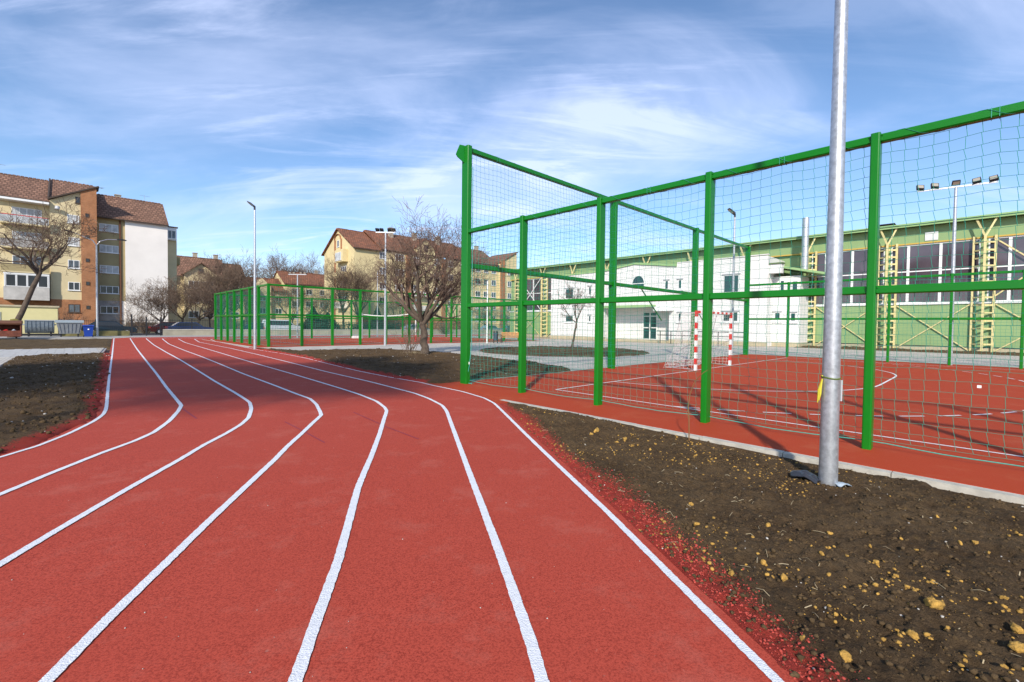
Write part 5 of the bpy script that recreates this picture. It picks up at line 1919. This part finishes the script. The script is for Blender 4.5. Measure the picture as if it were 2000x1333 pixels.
# ---- parked cars -------------------------------------------------------------
def car(label, px, s, paint, van=False, seed=0, flip=False):
    root = thing('parked_car', label, 'car', s, t_on(px, s), R(90) + (math.pi if flip else 0), 'vehicles parked along the street')
    W = 0.86
    if van:
        body = [(-2.1, 0.30), (2.15, 0.30), (2.25, 0.75), (2.05, 1.05), (1.35, 1.15), (0.75, 1.82), (-1.95, 1.85), (-2.15, 1.2)]
        glass = [(1.25, 1.17), (0.72, 1.72), (-1.85, 1.74), (-1.95, 1.18)]
    else:
        body = [(-2.1, 0.28), (2.1, 0.28), (2.18, 0.62), (1.95, 0.84), (1.1, 0.92), (0.45, 1.40), (-1.1, 1.43), (-1.75, 0.98), (-2.15, 0.92), (-2.2, 0.55)]
        glass = [(0.95, 0.94), (0.42, 1.34), (-1.05, 1.36), (-1.55, 0.98)]
    def shell(prof, w0, w1, zb, zt):
        vs, n = [], len(prof)
        for sg in (-1, 1):
            for x, z in prof:
                k = max(0, min(1, (z - zb) / (zt - zb)))
                vs.append((x, sg * (w0 + (w1 - w0) * k), z))
        fs = [tuple(range(n)), tuple(range(2 * n - 1, n - 1, -1))] + [(i, i + n, (i + 1) % n + n, (i + 1) % n) for i in range(n)]
        return MB().add(vs, fs)
    zt = max(z for _, z in body)
    shell(body, W, W * 0.76, 0.95, zt).build('body', paint, root)
    for sg in (-1, 1):
        gx = MB()
        n = len(glass)
        vs = [(x, sg * (W + (W * 0.76 - W) * max(0, (z - 0.95) / (zt - 0.95)) + 0.006), z) for x, z in glass]
        gx.add(vs, [tuple(range(n)) if sg < 0 else tuple(range(n))[::-1]])
        vs2 = [(v[0], v[1] - sg * 0.004, v[2]) for v in vs]
        gx.add(vs2, [tuple(range(n))[::-1] if sg < 0 else tuple(range(n))])
        gx.build('side_window', MATS['dark_pane'], root)
    fx = body[4], body[5]
    ws = MB()
    (xa, za), (xb, zb) = fx
    q = []
    for (x, z), ww in (((xa, za), W * 0.92), ((xb, zb), W * 0.74)):
        q += [(x + 0.02, -ww, z + 0.02), (x + 0.02, ww, z + 0.02)]
    ws.add(q, [(0, 1, 3, 2)])
    ws.build('windscreen', MATS['mid_pane'], root)
    for x in (-1.35, 1.35):
        for sg in (-1, 1):
            w = MB().tube([(x, sg * (W - 0.16), 0.31), (x, sg * (W + 0.02), 0.31)], 0.31, 16).build('wheel', MATS['black_steel'], root)
            MB().tube([(x, sg * (W + 0.021), 0.31), (x, sg * (W + 0.035), 0.31)], 0.18, 12).build('rim', MATS['plate_grey'], w)
    for sg in (-1, 1):
        MB().box(2.10, 2.19, sg * 0.62 - 0.16, sg * 0.62 + 0.16, 0.58, 0.74).build('headlight', MATS['lamp_glass'], root)
        MB().box(-2.2, -2.12, sg * 0.66 - 0.12, sg * 0.66 + 0.12, 0.7, 0.9).build('tail_light', MATS['red_paint'], root)


def paint(name, c):
    return mat(name, c, 0.25, 0.2, coat=0.6)


car('dark teal car parked behind the mossy wall right of the blue bin', 214, -55.0, paint('paint_teal', (0.012, 0.03, 0.045)))
car('blue car parked behind the gate left of the far court', 372, -53.5, paint('paint_blue', (0.03, 0.06, 0.16)))
car('dark red car half hidden behind the gate at the foot of the bare tree', 338, -57.5, paint('paint_red', (0.10, 0.015, 0.012)))
car('white people carrier parked behind the near corner of the far court', 549, -53.8, paint('paint_white', (0.70, 0.71, 0.72)), True)
car('dark blue car parked left of the white people carrier', 505, -54.2, paint('paint_navy', (0.02, 0.04, 0.08)))
car('silver blue car parked behind the trunk of the big bare tree', 812, -53.5, paint('paint_silver', (0.25, 0.32, 0.42)))
car('pale blue car seen through the net left of the orange bench', 958, -52.8, paint('paint_pale', (0.30, 0.42, 0.52)))
car('turquoise car parked farthest right behind the orange bench', 1000, -54.0, paint('paint_turq', (0.05, 0.22, 0.26)))

# ================================================================== REFUSE CORNER
sh_s = -54.2
shelter = thing('bin_shelter', 'plain pale yellow flat roofed hut behind the refuse containers', 'hut', sh_s, t_on(113, sh_s))
MB().box(-3.0, 0, -7.5, 0, -0.1, 2.70).build('wall', MATS['shelter_yellow'], shelter)
MB().box(-3.1, 0.12, -7.6, 0.12, 2.701, 2.86).build('roof', MATS['plinth_cream'], shelter)
MB().box(0.001, 0.03, -7.5, 0, -0.1, 0.16).build('plinth', MATS['black_steel'], shelter)
wv = MB().box(0.002, 0.05, -4.35, -3.75, 1.3, 2.2).build('vent', MATS['plate_grey'], shelter)
for k in range(6):
    MB().box(0.051, 0.07, -4.3, -3.8, 1.36 + k * 0.14, 1.40 + k * 0.14).build('slat', MATS['galvanised'], wv)

sb = -50.2
c1 = thing('refuse_container', 'round bellied galvanised refuse container before the pale yellow hut', 'container', sb, t_on(78, sb))
prof = [(0.60 * math.cos(R(a)), 0.86 + 0.58 * math.sin(R(a))) for a in range(180, 361, 12)]
prof = [(0.58, 1.42)] + [] + [(-0.58, 1.42)] + prof
mb = MB().extrude_y([(x, z) for x, z in prof], -0.92, 0.92)
mat('steel_container', (0.20, 0.235, 0.265), 0.45, 0.5, var=0.25, vscale=6)
mb.build('drum', MATS['steel_container'], c1)
for k in range(7):
    y = -0.78 + k * 0.26
    rb = MB()
    ring = [(0.635 * math.cos(R(a)), y, 0.86 + 0.595 * math.sin(R(a))) for a in range(300, 361, 12)] + [(0.60, y, 1.38)]
    rb.tube(ring, 0.022, 6).build('rib', MATS['steel_container'], c1)
MB().box(-0.62, 0.66, -0.97, 0.97, 1.421, 1.48).build('rim', MATS['plate_grey'], c1)
for y in (-0.7, 0.7):
    for x in (-0.35, 0.35):
        MB().box(x - 0.04, x + 0.04, y - 0.06, y + 0.06, 0.12, 0.42).tube([(x, y - 0.05, 0.10), (x, y + 0.05, 0.10)], 0.10, 12).build('caster', MATS['black_steel'], c1)
for y in (-1.0, 1.0):
    MB().tube([(0, y - 0.1, 1.05), (0, y + 0.05, 1.05)], 0.05, 8).build('trunnion', GALV, c1)

sb = -48.0
c2 = thing('refuse_container', 'straight sided grey refuse container with a flat lid left of the blue bin', 'container', sb, t_on(136, sb))
mb = MB()
lo_, hi_ = (0.42, 0.66), (0.52, 0.84)
vs = [(-lo_[0], -lo_[1], 0.28), (lo_[0], -lo_[1], 0.28), (lo_[0], lo_[1], 0.28), (-lo_[0], lo_[1], 0.28), (-hi_[0], -hi_[1], 1.22), (hi_[0], -hi_[1], 1.22), (hi_[0], hi_[1], 1.22), (-hi_[0], hi_[1], 1.22)]
mb.add(vs, [(3, 2, 1, 0), (4, 5, 6, 7), (0, 1, 5, 4), (1, 2, 6, 5), (2, 3, 7, 6), (3, 0, 4, 7)])
mb.build('tub', mat('bin_grey', (0.25, 0.265, 0.28), 0.5, 0.4, var=0.15, vscale=4), c2)
for k in range(6):
    y = -0.62 + k * 0.248
    MB().bar((0.45, y * 0.9, 0.36), (0.535, y * 1.1, 1.16), 0.05, 0.04).build('rib', MATS['bin_grey'], c2)
MB().extrude_y([(-0.60, 1.24), (0.60, 1.24), (0.60, 1.36), (0.45, 1.46), (-0.5, 1.50), (-0.60, 1.42)], -0.93, 0.93).build('lid', mat('lid_grey', (0.27, 0.32, 0.35), 0.5), c2)
for y in (-0.55, 0.55):
    for x in (-0.32, 0.32):
        MB().box(x - 0.03, x + 0.03, y - 0.05, y + 0.05, 0.12, 0.28).tube([(x, y - 0.05, 0.10), (x, y + 0.05, 0.10)], 0.10, 12).build('caster', MATS['black_steel'], c2)

sb = -46.2
c3 = thing('wheelie_bin', 'blue plastic wheelie bin standing beside the street lamp', 'wheelie bin', sb, t_on(172.5, sb))
mb = MB()
vs = [(-0.22, -0.26, 0.06), (0.24, -0.26, 0.06), (0.24, 0.26, 0.06), (-0.22, 0.26, 0.06), (-0.28, -0.34, 0.96), (0.32, -0.34, 0.96), (0.32, 0.34, 0.96), (-0.28, 0.34, 0.96)]
mb.add(vs, [(3, 2, 1, 0), (4, 5, 6, 7), (0, 1, 5, 4), (1, 2, 6, 5), (2, 3, 7, 6), (3, 0, 4, 7)])
mb.build('tub', mat('bin_bright_blue', (0.008, 0.045, 0.30), 0.45), c3)
MB().extrude_y([(-0.34, 0.965), (0.38, 0.965), (0.38, 1.02), (0.1, 1.09), (-0.34, 1.07)], -0.37, 0.37).build('lid', MATS['bin_bright_blue'], c3)
MB().tube([(0.305, 0, 0.70), (0.322, 0, 0.703)], 0.06, 12).build('sticker', MATS['white_paint'], c3)
for y in (-0.30, 0.30):
    MB().tube([(-0.20, y - 0.03, 0.10), (-0.20, y + 0.03, 0.10)], 0.10, 12).build('wheel', MATS['black_steel'], c3)
MB().tube([(-0.36, -0.25, 0.98), (-0.42, -0.25, 1.0), (-0.42, 0.25, 1.0), (-0.36, 0.25, 0.98)], 0.02, 6).build('handle', MATS['bin_bright_blue'], c3)

sb = -44.5
c4 = thing('refuse_container', 'rusty red open container full of rubbish at the left edge', 'container', sb, t_on(6, sb))
mat('rust_red', (0.16, 0.045, 0.025), 0.8, var=0.4, vscale=4)
body = MB().box(-0.55, 0.55, -1.0, -0.94, 0.15, 1.1).box(-0.55, 0.55, 0.94, 1.0, 0.15, 1.1).box(-0.55, -0.49, -0.939, 0.939, 0.15, 1.1).box(0.49, 0.55, -0.939, 0.939, 0.15, 0.62).box(-0.489, 0.489, -0.939, 0.939, 0.15, 0.2)
body.build('tub', MATS['rust_red'], c4)
MB().extrude_y([(-0.6, 1.10), (0.62, 1.10), (0.66, 1.22), (0.3, 1.40), (-0.6, 1.42)], -1.03, 1.03).build('lid', mat('lid_brown', (0.13, 0.055, 0.03), 0.8, var=0.3), c4)
for y in (-0.7, 0.7):
    MB().tube([(0, y - 0.05, 0.09), (0, y + 0.05, 0.09)], 0.09, 10).build('caster', MATS['black_steel'], c4)
rg = random.Random(3)
for k, (nm, m) in enumerate((('pale', 'plate_grey'), ('white', 'white_paint'), ('pink', 'red_paint'), ('pale', 'blue_film'))):
    y = -0.65 + k * 0.42
    o = MB()
    pts = []
    for i in range(5):
        pts.append((rg.uniform(-0.08, 0.08) + 0.3, y + rg.uniform(-0.05, 0.05), 0.30 + i * 0.10))
    o.tube(pts, [0.10, 0.19, 0.2, 0.15, 0.05], 7)
    ob = o.build('rubbish_bag', MATS[m])
    ob.location = c4.location
    ob.rotation_euler = c4.rotation_euler
    tag(ob, ('crumpled grey bag in the rusty container, leftmost', 'crumpled white bag in the rusty container', 'crumpled red bag in the rusty container', 'crumpled pale blue bag in the rusty container, rightmost')[k], 'bag', 'bags in the rusty container')
sb = -47.0
c5 = thing('refuse_bin', 'tall black bin overfilled with a yellow topped sack beside the rusty container', 'bin', sb, t_on(31, sb))
MB().tube([(0, 0, 0.02), (0, 0, 1.25)], [0.25, 0.30], 10).build('tub', MATS['black_steel'], c5)
MB().tube([(0, 0, 1.2), (0.02, 0.05, 1.4), (0, 0.1, 1.52)], [0.33, 0.40, 0.12], 9).build('sack', mat('sack_yellow', (0.20, 0.17, 0.03), 0.8), c5)

# ================================================================== SMALL THINGS ON THE NEAR SOIL
ts, tt = ground_at(1346, 858)
stick = thing('twig', 'thin crooked twig stuck in the soil before the fence post right of the goal', 'twig', ts, tt)
tw = MB().tube([(0, 0, -0.05), (-0.012, 0.01, 0.25), (-0.03, 0.02, 0.42), (-0.015, 0.03, 0.60), (0.05, 0.03, 0.78), (0.16, 0.03, 0.90), (0.22, 0.03, 0.94)], [0.008, 0.0075, 0.007, 0.0065, 0.006, 0.005, 0.003], 6)
tw.build('stem', MATS['twig_brown'], stick)
MB().tube([(-0.012, 0.01, 0.25), (-0.06, 0.03, 0.36)], [0.004, 0.002], 5).build('shoot', MATS['twig_brown'], stick)


def lump(seed, sub=1):
    """small irregular stone or clod from a jittered icosahedron"""
    rg = np.random.RandomState(seed)
    import bmesh
    bm = bmesh.new()
    bmesh.ops.create_icosphere(bm, subdivisions=sub, radius=1.0)
    sc = np.array([1.0, rg.uniform(0.65, 0.95), rg.uniform(0.5, 0.8)])
    dirs = rg.randn(5, 3)
    dirs /= np.linalg.norm(dirs, axis=1, keepdims=True)
    V = []
    for v in bm.verts:
        c = np.array(v.co)
        for d in dirs:
            k = c @ d
            if k > 0.55:
                c = c - d * (k - 0.55) * 0.8
        c = c * (1 + rg.uniform(-0.13, 0.13)) * sc
        V.append(c)
    F = [tuple(v.index for v in f.verts) for f in bm.faces]
    bm.free()
    return np.array(V), np.array(F)


LUMPS1 = [lump(i, 1) for i in range(6)]
LUMPS2 = []
for _i in range(6):
    _V, _F = lump(_i + 20, 3)
    _n = _V / np.linalg.norm(_V, axis=1, keepdims=True)
    _k = fbm(_n[:, 0] * 3 + _n[:, 2] * 1.7, _n[:, 1] * 3 - _n[:, 2] * 2.1, 1.3, 4, _i + 50, 0.62)
    LUMPS2.append((_V * (0.66 + 0.62 * _k)[:, None], _F))


def scatter(name, n, region, hfun, dfun, sizes, m, seed, lumps, accept=None, sink=0.35, kind='stuff'):
    rg = np.random.RandomState(seed)
    S, T = [], []
    got = 0
    for _ in range(14):
        s, t = rg.uniform(region[0], region[1], n * 2), rg.uniform(region[2], region[3], n * 2)
        d = np.array([dfun(a, b) for a, b in zip(s, t)])
        ok = d > 0.01
        if accept:
            ok &= accept(s, t, rg)
        S.append(s[ok]); T.append(t[ok])
        got += ok.sum()
        if got >= n:
            break
    S, T = np.concatenate(S)[:n], np.concatenate(T)[:n]
    Vs, Fs, b = [], [], 0
    for s, t in zip(S, T):
        r = sizes[0] * (sizes[1] / sizes[0]) ** (rg.rand() ** 2.2)
        V, F = lumps[rg.randint(len(lumps))]
        a = rg.rand() * 6.283
        ca, sa = math.cos(a), math.sin(a)
        W = V * r
        W = np.stack([W[:, 0] * ca - W[:, 1] * sa + s, W[:, 0] * sa + W[:, 1] * ca + t, W[:, 2] + hfun(s, t) + r * (0.5 - sink)], -1)
        Vs.append(W)
        Fs.append(F + b)
        b += len(V)
    me = np_mesh(name, np.concatenate(Vs), np.concatenate(Fs), MATS[m])
    o = put(name, me)
    o.location = (C0.x, C0.y, 0)
    o.rotation_euler = (0, 0, TH)
    o['kind'] = kind
    return o


reg = (2.4, 14.2, -8.9, -1.05)


def near_cam(s, t, rg):
    # keep most pieces where they can be seen, thinning with distance from the camera
    dc = np.hypot(s - 8.96, t + 7.1)
    return rg.rand(len(s)) < np.minimum(1.0, (3.2 / np.maximum(dc, 0.8)) ** 1.2)


def patchy(sc, thr, seed):
    return lambda s, t, rg: near_cam(s, t, rg) & (fbm(s, t, sc, 3, seed) + rg.uniform(-0.06, 0.06, len(s)) > thr)


o = scatter('soil_clods', 24000, reg, bedR_h, bedR_d, (0.004, 0.024), 'clod', 1, LUMPS1, near_cam)
tag(o, 'dark brown crumbs and clods lying on the near soil bed', 'soil')
o = scatter('clay_crumbs', 7500, reg, bedR_h, bedR_d, (0.003, 0.022), 'clay', 2, LUMPS1, patchy(1.7, 0.53, 5))
tag(o, 'ochre clay crumbs scattered in patches on the near soil bed', 'clay')
o = scatter('pale_pebbles', 420, reg, bedR_h, bedR_d, (0.004, 0.014), 'stone_pale', 3, LUMPS1, near_cam)
tag(o, 'small pale pebbles scattered on the near soil bed', 'pebbles')
wfun = lambda s, t: 0.30 * (0.45 + 1.1 * fbm(s, t, 0.7, 3, 80))
o = scatter('red_granules', 15000, reg, bedR_h, bedR_d, (0.003, 0.012), 'granule_red', 4, LUMPS1,
            lambda s, t, rg: (line_dist(s, t, EDGE_R) < wfun(s, t) * rg.rand(len(s)) ** 0.6 * 1.25) & near_cam(s, t, rg), 0.25)
tag(o, 'red rubber granules spilled along the right edge of the track', 'granules')

# straw and dry stalks
rg = random.Random(31)
stm = MB()
made = 0
while made < 520:
    s, t = rg.uniform(reg[0], reg[1]), rg.uniform(reg[2], reg[3])
    if bedR_d(s, t) < 0.05 or rg.random() > min(1, (3.0 / max(0.8, math.hypot(s - 8.96, t + 7.1))) ** 1.2):
        continue
    a, L = rg.uniform(0, 6.28), rg.uniform(0.02, 0.085)
    z = bedR_h(s, t) + 0.008
    m_ = (s + L / 2 * math.cos(a) + rg.uniform(-0.006, 0.006), t + L / 2 * math.sin(a) + rg.uniform(-0.006, 0.006), z + rg.uniform(0.002, 0.014))
    stm.tube([(s, t, z), m_, (s + L * math.cos(a), t + L * math.sin(a), bedR_h(s + L * math.cos(a), t + L * math.sin(a)) + 0.008)], rg.choice([0.0010, 0.0012, 0.0016, 0.0016, 0.0028]), 3)
    made += 1
o = stm.build('dry_straw', MATS['straw'])
o.location = (C0.x, C0.y, 0)
o.rotation_euler = (0, 0, TH)
tag(o, 'dry straw and stalk bits strewn over the near soil bed', 'straw', kind='stuff')

# larger ochre lumps that can be told apart, each a thing
CL = [(1823, 1192, 0.062, 'largest ochre clay lump, in the lower right of the near soil bed'),
      (1985, 1238, 0.050, 'flat ochre clay lump cut by the right edge of the picture'),
      (1990, 1272, 0.055, 'lowest ochre clay lump at the right edge of the picture'),
      (1783, 1246, 0.040, 'rusty ochre clay lump below and left of the largest one'),
      (1652, 1283, 0.036, 'ochre clay lump near the bottom edge, right of the red granules'),
      (1530, 1138, 0.035, 'crumbling ochre clay lump in the middle of the near soil bed'),
      (1632, 1203, 0.022, 'small round ochre lump in the lower middle of the near soil bed'),
      (1428, 1131, 0.030, 'ochre clay lump close to the red granules by the track'),
      (1164, 845, 0.075, 'ochre clay lump at the far end of the near soil bed'),
      (1155, 851, 0.045, 'smaller ochre lump touching the left of the far clay lump'),
      (1850, 1230, 0.022, 'small ochre lump just below the largest one'),
      (1567, 1255, 0.022, 'small ochre lump right of the red granules near the bottom')]
for i, (px, py, r, label) in enumerate(CL):
    s, t = ground_at(px, py)
    V, F = LUMPS2[i % 6]
    me = np_mesh('clay_lump', V * r * 0.8, F, MATS['clay'])
    o = put('clay_lump', me)
    x, y = ST(s, t)
    o.location = (x, y, bedR_h(s, t) + r * 0.22)
    o.rotation_euler = (0.2 * i, 0.1 * i, 1.3 * i)
    tag(o, label, 'clay lump', 'ochre clay lumps on the near soil')
rgp = random.Random(77)
share = 'fist sized or smaller ochre clay lump among the crumbs of the near soil'
spots = [(1620, 1040), (1760, 1060), (1790, 1080), (1905, 1065), (1930, 1085), (1875, 1070), (1712, 1105), (1750, 1130), (1700, 1070), (1585, 1075), (1605, 1090), (1545, 1060), (1480, 1085), (1490, 1100), (1330, 975), (1350, 990), (1395, 1010), (1360, 1030), (1380, 1035), (1470, 1055), (1690, 1040), (1820, 1140), (1960, 1180), (1985, 1045), (1830, 1015), (1865, 1040), (1270, 880), (1220, 862), (1235, 870), (1500, 1030), (1280, 868), (1205, 868)]
for i, (px, py) in enumerate(spots):
    s, t = ground_at(px, py)
    if bedR_d(s, t) < 0.05:
        continue
    r = rgp.uniform(0.014, 0.028) * (1.0 if py > 950 else 1.5)
    V, F = LUMPS2[i % 6]
    me = np_mesh('clay_lump', V * r, F, MATS['clay'])
    o = put('clay_lump', me)
    x, y = ST(s, t)
    o.location = (x, y, bedR_h(s, t) + r * 0.2)
    o.rotation_euler = (0.3 * i, 0.2 * i, 0.9 * i)
    tag(o, share, 'clay lump', 'ochre clay lumps among the crumbs')

# grit blown onto the lanes
gr = MB()
rg = random.Random(91)
for k in range(60):
    px, py = rg.uniform(0, 1300), rg.uniform(700, 1330)
    s, t = ground_at(px, py)
    inside_t = poly_dist(np.array([s]), np.array([t]), EDGE_IN[::30] + EDGE_OUT[::-30])[0]
    if abs(inside_t) < 0.1:
        continue
    V, F = LUMPS1[k % 6]
    r = rg.choice([0.002, 0.003, 0.003, 0.005])
    gr.add([(v[0] * r + s, v[1] * r + t, v[2] * r + 0.006) for v in V], [tuple(f) for f in F])
o = gr.build('track_grit', MATS['stone_pale'])
o.location = (C0.x, C0.y, 0)
o.rotation_euler = (0, 0, TH)
tag(o, 'tiny pale grit specks lying on the red lanes', 'grit', kind='stuff')

# pale chips on the middle and left beds
for nm, hf, df, rgn, n, sd in (('soil_chips', bedC_h, bedC_d, (-19, -0.5, -4, 8), 260, 6), ('soil_chips', bedL_h, bedL_d, (-18, 5, -11, 3), 260, 7)):
    o = scatter(nm, n, rgn, hf, df, (0.008, 0.04), 'stone_pale', sd, LUMPS1, None)
    tag(o, ('pale chips and stones strewn on the bed round the big bare tree' if sd == 6 else 'pale chips and stones strewn on the left soil bed'), 'stones')
for nm, hf, df, rgn, n, sd in (('soil_clods', bedC_h, bedC_d, (-19, -0.5, -4, 8), 3500, 8), ('soil_clods', bedL_h, bedL_d, (-18, 5, -11, 3), 4500, 9)):
    o = scatter(nm, n, rgn, hf, df, (0.012, 0.055), 'clod', sd, LUMPS1, None)
    tag(o, ('dark clods on the bed round the big bare tree' if sd == 8 else 'dark clods on the left soil bed'), 'soil')
